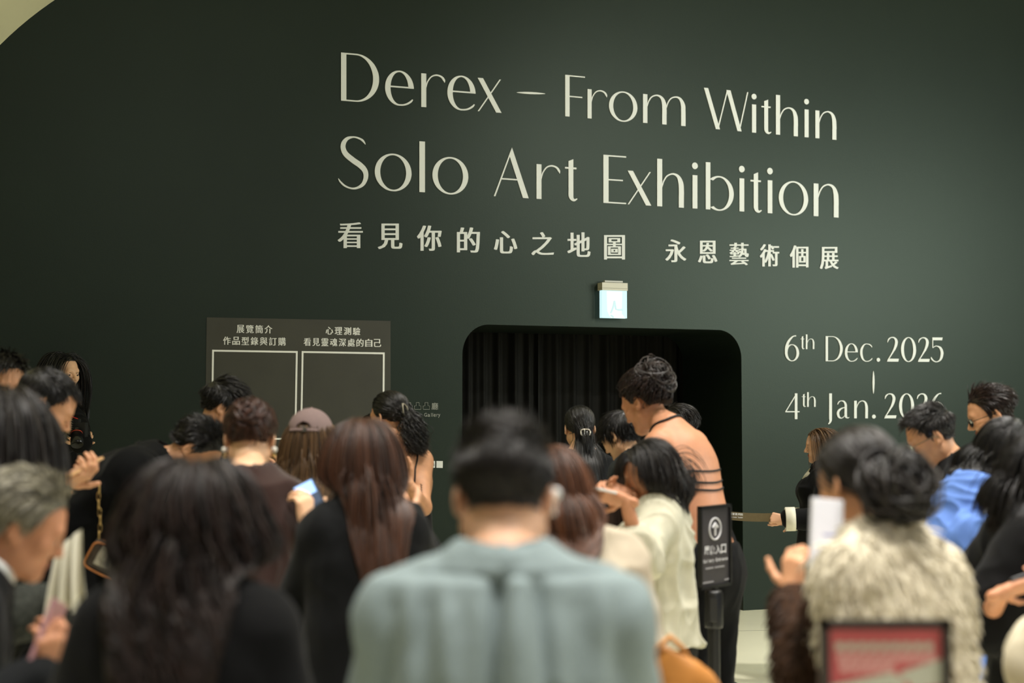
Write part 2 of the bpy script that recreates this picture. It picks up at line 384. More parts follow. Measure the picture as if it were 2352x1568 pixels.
wall_line('opening_date', 'off-white date 6th Dec. 2025 on the dark wall beside the doorway', [('6', 1802, 1834.5), ('D', 1895.5, 1934.5), ('e', 1939.5, 1969.5), ('c', 1974.5, 2003), ('.', 2012.5, 2020.5), ('2', 2036, 2063.5), ('0', 2068.5, 2103), ('2', 2107, 2134.5), ('5', 2137, 2165.8)], bd1, cd1)
bd2 = lin((1800, 960.6), (2170, 960.2)); cd2 = lin((1800, 57.5), (2170, 57))
wall_line('closing_date', 'off-white date 4th Jan. 2026 low on the dark wall behind heads', [('4', 1803, 1835.5), ('J', 1901, 1910), ('a', 1921, 1950), ('n', 1961, 1992.5), ('.', 2002, 2010.5), ('2', 2030, 2058), ('0', 2064, 2098.5), ('2', 2104, 2131.5), ('6', 2137.5, 2167)], bd2, cd2)
for y0, x0, nm in ((801.5, 1838, 'opening_date'), (934, 1841, 'closing_date')):
    par = bpy.data.objects[nm]; org = np.array(par.location); f = lambda x, y=y0: y
    put_letter(par, org, 't', x0, x0+9, f, lambda x: 34.5); put_letter(par, org, 'h', x0+12, x0+31.5, f, lambda x: 33.5)
tt = thing('date_dash', WP(*uv(2005, 904)), 'slender off-white upright dash between the two dates', 'lettering')
put_letter(tt, np.array(tt.location), '|', 2003, 2007.6, lambda x: 904.3, lambda x: 53, 'stroke')

# characters of the built-in typeface, made into outlines
def char_arrays(c, bold=.0):
    cu = bpy.data.curves.new('tmp', 'FONT'); cu.body = c; cu.resolution_u = 3; cu.offset = bold; o = bpy.data.objects.new('tmp', cu); COL.objects.link(o)
    me = bpy.data.meshes.new_from_object(o.evaluated_get(bpy.context.evaluated_depsgraph_get()))
    V = np.zeros(len(me.vertices)*3); me.vertices.foreach_get('co', V); V = V.reshape(-1, 3)[:, :2]
    Fs = [list(p.vertices) for p in me.polygons]
    bpy.data.objects.remove(o); bpy.data.curves.remove(cu); bpy.data.meshes.remove(me)
    return V, Fs
_cc = {}
def chars(c, fat=.0, bold=0.):
    """outline of a character; fat > 0 thickens its upright strokes only, as in a Ming typeface"""
    if (c, fat, bold) not in _cc:
        V, Fs = char_arrays(c, bold)
        if fat:
            k = len(V); sh = [-fat, -fat/3, fat/3, fat]; Fs = [[i+j*k for i in f] for j in range(4) for f in Fs]; V = np.vstack([V+(d, 0) for d in sh])
        _cc[(c, fat, bold)] = (V, Fs)
    return _cc[(c, fat, bold)]
def put_char(parent, place, c, fat=0., m=None, name='character', bold=0., fit=None):
    """place(x, y) maps the unit square of the character's own box to a point"""
    V, Fs = chars(c, fat, bold); lo, hi = V.min(0), V.max(0)
    if fit: lo, hi = np.array(fit[:2]), np.array(fit[2:])
    Q = (V-lo)/(hi-lo); pts = [place(x, y) for x, y in Q]
    if fat:   # the four overlaid outlines lie a hair's breadth apart
        k = len(V)//4; pts = [p_+WN*(.0004*(i//k)) for i, p_ in enumerate(pts)]
    return polys(name, pts, Fs, m or M_letter, parent)
def wall_chars(t, org, s, boxes, fat=.022, off=.005, m=None, bold=0.):
    for c, (x0, y0, x1, y1) in zip(s, boxes):
        def place(x, y, b=(x0, y0, x1, y1)):
            return WP(*uv(b[0]+(b[2]-b[0])*x, b[3]+(b[1]-b[3])*y), off)-org
        put_char(t, place, c, fat, m, bold=bold)
xs = [(775, 833), (867, 924), (957, 1014), (1048.7, 1101.7), (1133.6, 1187.7), (1219.6, 1272), (1302.4, 1355.7), (1386.6, 1434.7), (1527, 1575.7), (1602, 1647), (1674.5, 1719), (1744, 1789), (1813, 1856), (1882, 1925.5)]
bot = lin((775, 569), (900, 572), (985, 576), (1075, 580), (1160, 582), (1246, 586), (1330, 590), (1411, 596), (1550, 602), (1625, 604.5), (1697, 609), (1766, 612), (1835, 614.5), (1904, 617.7))
hgt = lin((775, 59), (1411, 56), (1550, 52), (1925, 50.5))
org = WP(*uv(775, 570)); t = thing('exhibition_subtitle', org, 'row of spaced off-white Chinese characters below the two title lines', 'lettering')
bx = []
for c, (a, b) in zip('看見你的心之地圖永恩藝術個展', xs):
    m_ = (a+b)/2; h_ = hgt(m_)*(.9 if c == '心' else .93 if c == '之' else 1); bx.append((a, bot(m_)-h_, b, bot(m_)))
wall_chars(t, org, '看見你的心之地圖永恩藝術個展', bx, .028)

# ------------------------------------------------------------------ poster on the wall (the two code squares are left out)
M_pw = mat('white_poster_print', (.90, .90, .86), .5, .3)
M_post = mat('olive_grey_poster_print', (.047, .046, .033), .55, .4, .12, 3)
org = WP(*uv(686, 733)); t = thing('wall_poster', org, 'olive grey poster with two white outlined squares under Chinese headings', 'poster')
def wquad(name, a, b, c, d, off, m, parent, org, th=.002):
    V = [WP(*uv(*q), off)-org for q in (a, b, c, d)]+[WP(*uv(*q), off-th)-org for q in (a, b, c, d)]
    return polys(name, V, [(0, 1, 2, 3)]+[(i, i+4, (i+1) % 4+4, (i+1) % 4) for i in range(4)]+[(7, 6, 5, 4)], m, parent)
wquad('sheet', (470, 1040), (897, 1040), (896.7, 736.8), (474.7, 728.6), .003, M_post, t, org)
def frame(x0, y0, x1, y1, x2, y2, x3, y3, w):   # tl, tr, br, bl
    bm = bmesh.new(); o = [(x0, y0), (x1, y1), (x2, y2), (x3, y3)]; i_ = [(x0+w, y0+w), (x1-w, y1+w), (x2-w, y2-w), (x3+w, y3-w)]
    ov = [bm.verts.new(tuple(WP(*uv(*q), .005)-org)) for q in o]; iv = [bm.verts.new(tuple(WP(*uv(*q), .005)-org)) for q in i_]
    for k_ in range(4): bm.faces.new((ov[k_], ov[(k_+1) % 4], iv[(k_+1) % 4], iv[k_]))
    from_bm('outline', bm, M_pw, t)
frame(487, 803, 683.5, 806, 680, 1009.5, 484, 1010, 4.2)
frame(692.6, 806, 883.2, 809.2, 882, 1009, 689, 1009.5, 4.2)
def row(s, x0, x1, yt0, yt1, h):
    n_ = len(s); st = (x1-x0+3)/n_; bx = []
    for i in range(n_):
        a = x0+i*st; y = yt0+(yt1-yt0)*i/max(1, n_-1); bx.append((a, y, a+st-3.4, y+h))
    wall_chars(t, org, s, bx, .026, .005, M_pw)
row('展覽簡介', 543, 625.5, 746, 747, 18.5); row('作品型錄與訂購', 512, 656.5, 773, 775, 18.5)
row('心理測驗', 747.5, 827.5, 750.5, 752, 17.5); row('看見靈魂深處的自己', 697, 875.5, 776, 778.5, 18)
# raised gallery name and two stickers
M_gal = mat('pale_grey_raised_letters', (.34, .35, .31), .5, .4)
org = WP(*uv(980, 940)); t = thing('gallery_name', org, 'small raised grey gallery name on the wall behind the curly-haired woman', 'lettering')
def outline_tu(x0):
    # the first two characters are drawn as open step outlines
    pts = [(x0, 940), (x0, 932), (x0+4.2, 931.6), (x0+4.2, 924.2), (x0+11, 924.2), (x0+11, 931.6), (x0+15, 932), (x0+15, 940), (x0, 940)]
    tube('character', [WP(*uv(*q), .008)-org for q in pts], .0016, M_gal, t, 6)
outline_tu(931.5); outline_tu(951); outline_tu(971)
wall_chars(t, org, '廳', [(990.5, 924.5, 1005.5, 940.5)], 0, .008, M_gal)
for c, a, b, y0 in (('T', 938, 944, 948), ('u', 945, 950, 951), ('t', 951, 954, 949), ('u', 955, 960, 951)):
    wall_chars(t, org, c, [(a, y0, b, 957)], 0, .008, M_gal)
for c, a, b, y0, y1 in (('G', 973.5, 980, 948, 956.5), ('a', 981.5, 987, 950.5, 956.7), ('l', 989.3, 990.3, 948, 956.5), ('l', 992.6, 993.6, 948, 956.5), ('e', 995.3, 1000.3, 950.5, 956.7), ('r', 1002, 1004.6, 950.5, 956.6), ('y', 1005.5, 1010.5, 950.5, 959)):
    wall_chars(t, org, c, [(a, y0, b, y1)], 0, .008, M_gal)
M_stick = mat('white_sticker', (.72, .73, .70), .5, .3); M_ink = mat('dark_ink', (.02, .022, .02), .5, .3)
org = WP(*uv(991.5, 1066)); t = thing('audio_guide_sticker', org, 'white audio guide sticker with headphone symbol and 22 on the wall', 'sticker')
wquad('sticker_sheet', (984.3, 1073.6), (999, 1073.9), (999.2, 1058.4), (984.6, 1058), .004, M_stick, t, org)
tube('headphone_symbol', [WP(*uv(986.8+9.8*(.5-.5*math.cos(a)), 1068-6.4*math.sin(a)), .006)-org for a in np.linspace(-.35, math.pi+.35, 16)], .0016, M_ink, t, 5)
wall_chars(t, org, '22', [(988.8, 1066, 991.4, 1070), (992.2, 1066, 994.8, 1070)], 0, .006, M_ink)
org = WP(*uv(1009, 1066)); t = thing('blank_sticker', org, 'blank white sticker to the side of the headphone sticker', 'sticker')
wquad('sticker_sheet', (1002, 1074), (1016.5, 1074.2), (1016.8, 1058.5), (1002.2, 1058.2), .004, M_stick, t, org)
# ------------------------------------------------------------------ lit exit sign above the doorway
org = WP(*uv(1412, 690)); t = thing('exit_sign', org, 'glowing exit sign box with beige top fixed above the doorway', 'sign')
WR = np.stack((WD, -WN, np.array((0, 0, 1.))), 1)
u0, vt = uv(1383, 648); u1, _ = uv(1441.8, 648); _, vm = uv(1412, 666.8); _, vb = uv(1412, 729.8)
# the box stands out from the wall: its front face is nearer, so shrink the wall outline accordingly
D = float(np.dot(CAM-W0, WN)); dep = .085; sc_ = (D-dep)/D
uc = float(np.dot(CAM-W0, WD))
def shr(u, v): return uc+(u-uc)*sc_, CAMH+(v-CAMH)*sc_
(u0, vt), (u1, vm), (_, vb) = shr(u0, vt), shr(u1, vm), shr(u0, vb)
um_ = (u0+u1)/2; wd = u1-u0
M_beige = mat('beige_sign_housing', (.62, .60, .50), .5, .4)
box('housing', WP(um_, (vt+vm)/2, dep/2)-org, wd, dep, vt-vm, M_beige, t, WR, .003)
box('housing_seam', WP(um_, vm+.016, dep/2+.0006)-org, wd+.001, dep, .003, mat('seam_grey', (.3, .29, .22), .6), t, WR)
box('light_panel', WP(um_, (vb+vm)/2, dep*.62)-org, wd*.985, dep*.5, vm-vb, mat('lit_panel_cyan', (.12, .2, .2), .4, .2, emit=(.68, .97, 1.), es=.92), t, WR, .002)
box('mounting_plate', WP(um_, (vt+vb)/2+.02, .012)-org, wd*.8, .024, (vt-vb)*.8, mat('plate_white', (.6, .6, .56), .6), t, WR)
box('top_bracket', WP(um_, vt+.011, .05)-org, wd*.7, .03, .012, mat('plate_white', (.6, .6, .56), .6), t, WR)
# running figure, nearly bleached out by the lamp
M_fig = mat('lit_figure_white', (.2, .2, .2), .4, .2, emit=(1, 1, 1), es=.88); M_leg = mat('lit_figure_cyan', (.15, .2, .2), .4, .2, emit=(.66, .93, .93), es=.84)
def on_panel(x, y, off): return WP(u0+wd*x, vb+(vm-vb)*y, dep*.87+off)-org
polys('doorway_symbol', [on_panel(x, y, .0012) for x, y in ((.22, .25), (.3, .08), (.38, .0), (.92, .0), (.78, .16), (.80, .97), (.2, .97))], [list(range(7))], M_fig, t)
def limb(pts): tube('figure_symbol', [on_panel(x, y, .003) for x, y in pts], [.008]*len(pts), M_leg, t, 6)
limb([(.50, .62), (.44, .38), (.35, .16)]); limb([(.50, .62), (.55, .32), (.66, .30), (.82, .31)]); limb([(.34, .11), (.46, .03)])
# ------------------------------------------------------------------ blended-volume modelling kit (people, clothes)
def unit(v): v = np.asarray(v, float); return v/(np.linalg.norm(v)+1e-12)
def vnoise(p, seed=0):
    i = np.floor(p).astype(np.int64); f = p-i; f = f*f*(3-2*f); out = 0
    for dx in (0, 1):
        for dy in (0, 1):
            for dz in (0, 1):
                n = ((i[..., 0]+dx)*73856093) ^ ((i[..., 1]+dy)*19349663) ^ ((i[..., 2]+dz)*83492791) ^ (seed*2654435)
                n = (n*2654435761) & 0xffffffff; n ^= n >> 15; n = (n*2246822519) & 0xffffffff
                wx = f[..., 0] if dx else 1-f[..., 0]; wy = f[..., 1] if dy else 1-f[..., 1]; wz = f[..., 2] if dz else 1-f[..., 2]
                out = out+((n >> 9) & 0xffff)/65535.*wx*wy*wz
    return out
class Vol:
    def __init__(s): s.ops = []; s.cuts = []
    def cap(s, a, b, ra, rb, k=.02, flat=None, ax=None, sub=False):
        s.ops.append(('c', np.asarray(a, float), np.asarray(b, float), ra, rb, k, flat, None if ax is None else unit(ax), sub)); return s
    def ell(s, c, r, R=None, k=.02, sub=False):
        s.ops.append(('e', np.asarray(c, float), np.asarray(r, float), np.eye(3) if R is None else R, None, k, None, None, sub)); return s
    def copy(s): v = Vol(); v.ops = list(s.ops); v.cuts = list(s.cuts); return v
    @staticmethod
    def prim(op, X):
        if op[0] == 'c':
            _, a, b, ra, rb, k, flat, ax, sub = op
            d = b-a; L = d@d+1e-12; t = np.clip(((X-a)@d)/L, 0, 1); v = X-a-t[..., None]*d
            if flat is not None:
                c = v@ax; v = v+(c*(1/flat-1))[..., None]*ax
                q = np.linalg.norm(v, axis=-1)-(ra+(rb-ra)*t)
                return q*np.clip(flat+(1-flat)*.5, 0, 1)
            return np.linalg.norm(v, axis=-1)-(ra+(rb-ra)*t)
        _, c, r, R, _, k, _, _, sub = op
        q = ((X-c)@R); k0 = np.linalg.norm(q/r, axis=-1); k1 = np.linalg.norm(q/(r*r), axis=-1)+1e-9
        return k0*(k0-1)/k1
    def at(s, X):
        Fv = np.full(X.shape[:-1], 1.)
        for op in s.ops: Fv = s.blend(Fv, s.prim(op, X), op[5], op[8])
        for g in s.cuts: Fv = np.maximum(Fv, g(X))
        return Fv
    @staticmethod
    def blend(Fv, d, k, sub):
        if sub:
            d = -d; h = np.maximum(k-np.abs(Fv-d), 0)/k; return np.maximum(Fv, d)+h*h*k*.25
        h = np.maximum(k-np.abs(Fv-d), 0)/k; return np.minimum(Fv, d)-h*h*k*.25
    def mesh(s, h, lo=None, hi=None):
        B = []
        for op in s.ops:
            if op[0] == 'c':
                r = max(op[3], op[4])+op[5]+3*h; B.append((np.minimum(op[1], op[2])-r, np.maximum(op[1], op[2])+r))
            else:
                r = op[2].max()+op[5]+3*h; B.append((op[1]-r, op[1]+r))
        pos = [b for b, op in zip(B, s.ops) if not op[8]]
        L = np.min([b[0] for b in pos], 0); Hh = np.max([b[1] for b in pos], 0)
        if lo is not None: L = np.maximum(L, lo)
        if hi is not None: Hh = np.minimum(Hh, hi)
        n = np.maximum(np.ceil((Hh-L)/h).astype(int)+1, 3)
        Fv = np.full(tuple(n), 1., np.float32)
        for op, (a, b) in zip(s.ops, B):
            i0 = np.clip(np.floor((a-L)/h).astype(int), 0, n); i1 = np.clip(np.ceil((b-L)/h).astype(int)+1, 0, n)
            if np.any(i1 <= i0): continue
            sl = tuple(slice(p, q) for p, q in zip(i0, i1))
            X = np.stack(np.meshgrid(*[L[j]+h*np.arange(i0[j], i1[j]) for j in range(3)], indexing='ij'), -1)
            Fv[sl] = s.blend(Fv[sl], s.prim(op, X), op[5], op[8])
        if s.cuts:
            X = np.stack(np.meshgrid(*[L[j]+h*np.arange(n[j]) for j in range(3)], indexing='ij'), -1)
            for g in s.cuts: Fv = np.maximum(Fv, g(X))
        return surfnet(Fv, L, h)
def surfnet(Fv, lo, h):
    S = Fv < 0; nx, ny, nz = S.shape
    c = np.zeros((nx-1, ny-1, nz-1), np.int8)
    O = [(i, j, k) for i in (0, 1) for j in (0, 1) for k in (0, 1)]
    for o in O: c += S[o[0]:nx-1+o[0], o[1]:ny-1+o[1], o[2]:nz-1+o[2]]
    m = (c > 0) & (c < 8); cells = np.argwhere(m); ids = np.full(c.shape, -1, np.int64); ids[m] = np.arange(len(cells))
    val = {o: Fv[cells[:, 0]+o[0], cells[:, 1]+o[1], cells[:, 2]+o[2]] for o in O}
    acc = np.zeros((len(cells), 3)); cnt = np.zeros(len(cells))
    for a in O:
        for ax in range(3):
            if a[ax]: continue
            b = list(a); b[ax] = 1; b = tuple(b); va, vb = val[a], val[b]; k = (va < 0) != (vb < 0)
            t = np.where(k, va/np.where(k, va-vb, 1), 0)
            q = np.asarray(a, float)[None]+t[:, None]*(np.asarray(b)-np.asarray(a))[None]
            acc[k] += q[k]; cnt[k] += 1
    V = lo+h*(cells+acc/np.maximum(cnt, 1)[:, None]); Q = []
    for ax in range(3):
        o1, o2 = [(1, 2), (2, 0), (0, 1)][ax]
        sa = [slice(None)]*3; sb = [slice(None)]*3; sa[ax] = slice(0, -1); sb[ax] = slice(1, None)
        for q in (o1, o2): sa[q] = slice(1, -1); sb[q] = slice(1, -1)
        A, Bm = S[tuple(sa)], S[tuple(sb)]; e = np.argwhere(A != Bm)
        if not len(e): continue
        ins = A[tuple(e.T)]; e = e.copy(); e[:, o1] += 1; e[:, o2] += 1
        def cid(d1, d2):
            x = e.copy(); x[:, o1] -= d1; x[:, o2] -= d2; return ids[x[:, 0], x[:, 1], x[:, 2]]
        q = np.stack((cid(1, 1), cid(0, 1), cid(0, 0), cid(1, 0)), 1); q[~ins] = q[~ins][:, ::-1]; Q.append(q)
    return V, np.vstack(Q) if Q else np.zeros((0, 4), int)
def normals(V, Q):
    n = np.cross(V[Q[:, 2]]-V[Q[:, 0]], V[Q[:, 3]]-V[Q[:, 1]]); N = np.zeros_like(V)
    for i in range(4): np.add.at(N, Q[:, i], n)
    return N/(np.linalg.norm(N, axis=1, keepdims=True)+1e-12)
def relax(V, Q, it=1, f=.5):
    for _ in range(it):
        A = np.zeros_like(V); c = np.zeros(len(V))
        for i in range(4):
            for j in (1, 3): np.add.at(A, Q[:, i], V[Q[:, (i+j) % 4]]); np.add.at(c, Q[:, i], 1)
        V = V+(A/np.maximum(c, 1)[:, None]-V)*f
    return V
def rx(a): c, s = math.cos(a), math.sin(a); return np.array(((1, 0, 0), (0, c, -s), (0, s, c)))
def ry(a): c, s = math.cos(a), math.sin(a); return np.array(((c, 0, s), (0, 1, 0), (-s, 0, c)))
def rz(a): c, s = math.cos(a), math.sin(a); return np.array(((c, -s, 0), (s, c, 0), (0, 0, 1)))
rad = math.radians

# ------------------------------------------------------------------ people
SKINS = {'fair': mat('skin_fair', '#dba988', .5, .35, .06, 30, .03, 400, sss=.12), 'mid': mat('skin_medium', '#cd9772', .5, .35, .06, 30, .03, 400, sss=.12),
         'warm': mat('skin_warm', '#c48a68', .5, .35, .06, 30, .03, 400, sss=.12), 'pale': mat('skin_pale', '#e3b48f', .5, .35, .05, 30, .03, 400, sss=.12)}
M_lip = mat('lip_skin', '#b06a58', .42, .4); M_eyew = mat('eye_white', '#d9d3c8', .25, .5); M_iris = mat('dark_iris', (.008, .005, .004), .15, .6)
HAIRS = {'black': hair_mat('hair_black', '#120f0e', .36, .55, .4, 2.0), 'soft': hair_mat('hair_soft_black', '#1d1815', .42, .5, .4, 2.0), 'dark': hair_mat('hair_dark_brown', '#221511', .38, .5, .4, 2.2),
         'brown': hair_mat('hair_brown', '#3a2117', .36, .5, .4, 2.0), 'chest': hair_mat('hair_chestnut', '#42281a', .42, .4, .3, 1.8), 'light': hair_mat('hair_light_brown', '#5e452c', .4, .45, .4, 1.8),
         'wavy': hair_mat('hair_deep_brown', '#1a100c', .45, .3, .35, 2.2), 'auburn': hair_mat('hair_auburn', '#53301a', .42, .4, .3, 1.7),
         'grey': hair_mat('hair_grey', '#98927f', .45, .45, .3, 1.7)}
M_brow = mat('eyebrow_hair', '#1a1411', .7, .2)
HZ = ([0, 25, 45, 60, 72, 82, 95, 108, 125, 150, 180], [.082, .082, .072, .05, .012, -.012, .028, .022, -.025, -.058, -.066])
def zmin(q, lift=0):   # hairline height by direction, in the head's own frame
    phi = np.degrees(np.arctan2(np.abs(q[..., 0]), q[..., 1])); return np.interp(phi, *HZ)+lift
CRC, CRR = np.array((0, -.012, .040)), np.array((.0755, .098, .080))

def ik(S, Wt, l1, l2, pole):
    d = Wt-S; D = np.linalg.norm(d); D2 = min(D, (l1+l2)*.995); u = d/(D+1e-9); Wt = S+u*D2
    a = (l1*l1-l2*l2+D2*D2)/(2*D2); hgt = math.sqrt(max(l1*l1-a*a, 0)); p = np.asarray(pole, float); p = p-(p@u)*u; p = unit(p)
    return S+u*a+p*hgt, Wt
HANDPOSE = {'relax': ((18, 25, 15), (.55, .75, -.35)), 'phone': ((30, 42, 30), (.55, .78, .25)), 'fist': ((75, 85, 50), (.75, .35, -.6)), 'pinch': ((55, 50, 25), (.85, .25, -.5)), 'grip': ((48, 60, 35), (.7, .6, -.1))}
def hand_vol(W, x, z, side, pose, sc):
    """hand with root at wrist W, fingers along x, back of the hand towards z; side=+1 puts the thumb at z x x"""
    x = unit(x); z = np.asarray(z, float); z = unit(z-(z@x)*x); y = np.cross(z, x)*side
    def T(p): return W+(x*p[0]+y*p[1]+z*p[2])*sc
    v = Vol(); ys = (.029, .0095, -.010, -.028); ln = (.070, .078, .073, .057); bx = (.090, .093, .089, .082)
    v.cap(T((-.03, 0, 0)), T((.02, 0, 0)), .024*sc, .025*sc, .02, .75, z)
    for i, (yy, b) in enumerate(zip(ys, bx)): v.cap(T((.012, yy*.55, 0)), T((b, yy, 0)), .0125*sc, .0105*sc, .012)
    v.ell(T((.05, 0, -.006)), np.array((.045, .034, .013))*sc, np.stack((x, y, z), 1), .01)
    (c1, c2, c3), tb = HANDPOSE[pose]
    for i, (yy, b, L) in enumerate(zip(ys, bx, ln)):
        p = np.array((b, yy, 0)); a = 0; sp = (.06, .02, -.02, -.07)[i]*(.4 if pose in ('fist', 'pinch') else 1)
        f_ = 1+.12*(i-1) if pose != 'fist' else 1
        for seg, (c, fr, r0, r1) in enumerate(((c1*f_, .45, .0092, .0086), (c2, .31, .0085, .0078), (c3, .26, .0078, .0066))):
            a += rad(c); q = p+L*fr*np.array((math.cos(a), sp*math.cos(a), -math.sin(a)))
            v.cap(T(p), T(q), r0*sc*(.9 if i == 3 else 1), r1*sc*(.9 if i == 3 else 1), .004); p = q
    p = np.array((.022, .022, -.006)); d = np.array(tb)
    for L, r0, r1, bend in ((.042, .0145, .0115, 0), (.032, .0105, .0095, .3), (.028, .0095, .0075, .35)):
        d = unit(d+np.array((bend, -bend*.5, -bend*.15))); q = p+d*L; v.cap(T(p), T(q), r0*sc, r1*sc, .006); p = q
    return v
def face_vol(v, T, s, Rh, nose=1.):
    """head in its own frame (x right, y forward, z up, origin between the ears); T maps to place"""
    def E(c, r, k=.02, sub=False, R=None): v.ell(T(c), np.array(r)*s, Rh if R is None else Rh@R, k*s, sub)
    def C(a, b, ra, rb, k=.02, sub=False): v.cap(T(a), T(b), ra*s, rb*s, k*s, None, None, sub)
    E(CRC, CRR, .02); E((0, .030, -.012), (.0640, .058, .082), .03)
    for x in (-1, 1):
        C((x*.050, .005, -.052), (x*.020, .062, -.088), .022, .019, .03)
        E((x*.038, .058, -.022), (.024, .024, .022), .025)
    E((0, .070, -.092), (.022, .018, .017), .022)
    C((-.034, .079, .022), (.034, .079, .022), .011, .011, .02)
    for x in (-1, 1): E((x*.031, .1, .002), (.019, .018, .011), .014, True)
    for x in (-1, 1): E((x*.031, .0755, .001), (.0150, .0150, .0135), .005)
    C((0, .084, .012), (0, .107*nose+.09*(1-nose), -.026), .0075, .0095, .012)
    for x in (-1, 1): E((x*.0115, .094, -.031), (.0085, .011, .008), .007)
    E((0, .0815, -.0535), (.0200, .0115, .0065), .008); E((0, .0805, -.0645), (.0170, .0115, .0075), .008)
    C((-.020, .0925, -.0590), (.020, .0925, -.0590), .0010, .0012, .003, True)
    for x in (-1, 1):
        Re = rz(x*.42)@rx(-.18)
        E((x*.0775, -.012, -.004), (.0065, .0185, .031), .008, False, Re)
        E((x*.0835, -.008, -.002), (.0045, .0105, .0185), .004, True, Re)
        E((x*.079, -.006, -.024), (.006, .009, .009), .006, False, Re)

def person(nm, label, hc, s, yaw, skin='fair', lean=4, hunch=10, np_=14, hp=10, hyaw=0, roll=0, male=False, bw=1., arms=None, hair=None, top=None, bottom=None, build=True, h=None, glasses=None, nose=1., shoes='#0b0b0b', floor=0., group=None, extras=None, neckl=1.):
    """hc=(px,py): the middle of the head in the photo, s: its scale in photo pixels per metre; yaw 0 looks away from the camera, +90 to the photo's left"""
    HC = P(hc[0], hc[1], s); Rz = rz(rad(yaw)); f0 = Rz@np.array((0, 1, 0)); x0 = Rz@np.array((1, 0, 0))
    up = lambda a: Rz@np.array((0, math.sin(rad(a)), math.cos(rad(a))))
    # unit skeleton (stature 1) up to the head centre
    hip = np.array((0, 0, .520)); waist = hip+up(lean*.6)*.095; chest = waist+up(lean+hunch*.4)*.120; nb = chest+up(lean+hunch)*.100
    atl = nb+up(lean+hunch+np_)*.060*neckl
    Rh = Rz@rz(rad(hyaw))@rx(-rad(hp))@ry(rad(roll))
    hcu = atl+(Rh@np.array((0, .016, .050)))/1.70
    Ht = (HC[2]-floor)/hcu[2]; base = np.array((HC[0]-hcu[0]*Ht, HC[1]-hcu[1]*Ht, floor))
    hip, waist, chest, nb, atl, hc_ = [p*Ht for p in (hip, waist, chest, nb, atl, hcu)]
    q = Ht/1.70; hs = q*(1.0 if male else .97)
    root = thing('person', base, label, 'person', group)
    p = dict(root=root, base=base, q=q, Rh=Rh, hc=hc_, hs=hs, f0=f0, x0=x0, nb=nb, atl=atl, chest=chest, waist=waist, hip=hip, male=male, up=up, Ht=Ht, s=s)
    T = lambda c: hc_+(Rh@np.asarray(c, float))*hs
    p['T'] = T
    uc = up(lean+hunch); fwd = np.cross(uc, -x0)*-1; fwd = np.cross(uc, x0); p['fwd'], p['uc'] = fwd, uc
    shw = (.090 if male else .075)*Ht*bw
    sh = nb-uc*(.040*Ht)
    S = {'R': sh+x0*shw-fwd*.005, 'L': sh-x0*shw-fwd*.005}
    l1, l2 = .175*Ht, .148*Ht
    arms = arms or {}
    J = {}
    for side, sx in (('R', 1), ('L', -1)):
        a = arms.get(side, {})
        if 'w' in a: Wt = P(*a['w'])-base
        elif 'loc' in a: l = np.array(a['loc'])*q; Wt = chest+x0*l[0]+fwd*l[1]+np.array((0, 0, l[2]))
        else: Wt = S[side]+x0*sx*.05*q+f0*.03*q-np.array((0, 0, .52*q))
        pole = a.get('pole'); pole = x0*sx*.5-f0*.35+np.array((0, 0, -.8)) if pole is None else x0*pole[0]+f0*pole[1]+np.array((0, 0, pole[2]))
        E_, Wt = ik(S[side], Wt, l1, l2, pole)
        x = a.get('x'); x = unit(Wt-E_) if x is None else unit(np.asarray(x, float))
        z = a.get('z'); z = x0*sx if z is None else np.asarray(z, float)
        J[side] = (S[side], E_, Wt, x, z, a.get('pose', 'relax'))
    p['J'] = J
    wd = (1.08 if male else 1.)*bw
    def torso(v, e=0., legs=False):
        v.cap(hip-up(0)*.02*q, waist, .172*q*(.97 if male else 1.02)*(wd*.5+.5)+e, (.142 if male else .126)*q*wd+e, .06, .68, f0)
        v.cap(waist, chest, (.142 if male else .126)*q*wd+e, .160*q*wd+e, .06, .66, f0 if lean < 15 else fwd)
        v.cap(chest, nb-uc*.055*q, .155*q*wd+e, .105*q*wd+e, .06, .62, fwd)
        for sx in (-1, 1):
            v.cap(nb+uc*.006*q-fwd*.012*q, sh+x0*sx*shw*.9+uc*.006*q, .034*q+e*.6, .040*q+e*.7, .05)
            v.ell(sh+x0*sx*shw-uc*.006*q, np.array((.053, .053, .053))*q*(1.06 if male else .92)+e*.8, None, .05)
            if not male: v.ell(chest+uc*.005+fwd*.085*q+x0*sx*.068*q, np.array((.055, .05, .055))*q+e, None, .05)
        if legs:
            for sx in (-1, 1):
                kn = x0*sx*.085*q+f0*.012*q+np.array((0, 0, .285*Ht)); an = x0*sx*.085*q+np.array((0, 0, .05*Ht))
                v.cap(hip*np.array((1, 1, 1))+x0*sx*.082*q-np.array((0, 0, .02*q)), kn, .088*q+e, .055*q+e, .04); v.cap(kn, an, .054*q+e, .036*q+e, .03)
    def arm(v, e=0., to=1., sides='RL', e2=None, k=.03):
        e2 = e if e2 is None else e2
        for sd in sides:
            A, E_, Wt = J[sd][:3]; mr = 1.1 if male else .95
            v.cap(A, E_, .046*q*mr+e, .036*q*mr+e, k)
            if to > .5:
                t = (to-.5)*2; B = E_+(Wt-E_)*t
                v.cap(E_, B, .037*q*mr+e, (.037+(.026-.037)*t)*q*mr+e2, k)
    neck_r = (.056 if male else .047)*q
    p['torso'], p['arm'] = torso, arm
    # collision body for the hair
    col = Vol(); col.ell(T(CRC), CRR*hs, Rh, .01); col.ell(T((0, .03, -.012)), np.array((.064, .058, .08))*hs, Rh, .02); col.cap(atl, nb, neck_r, neck_r, .02)
    et = (top or {}).get('ease', .0); torso(col, et+.004); arm(col, et+.004, .6)
    p['col'] = col
    if not build: return p
    h = h or (.006 if s < 700 else .008)
    skinm = SKINS[skin]
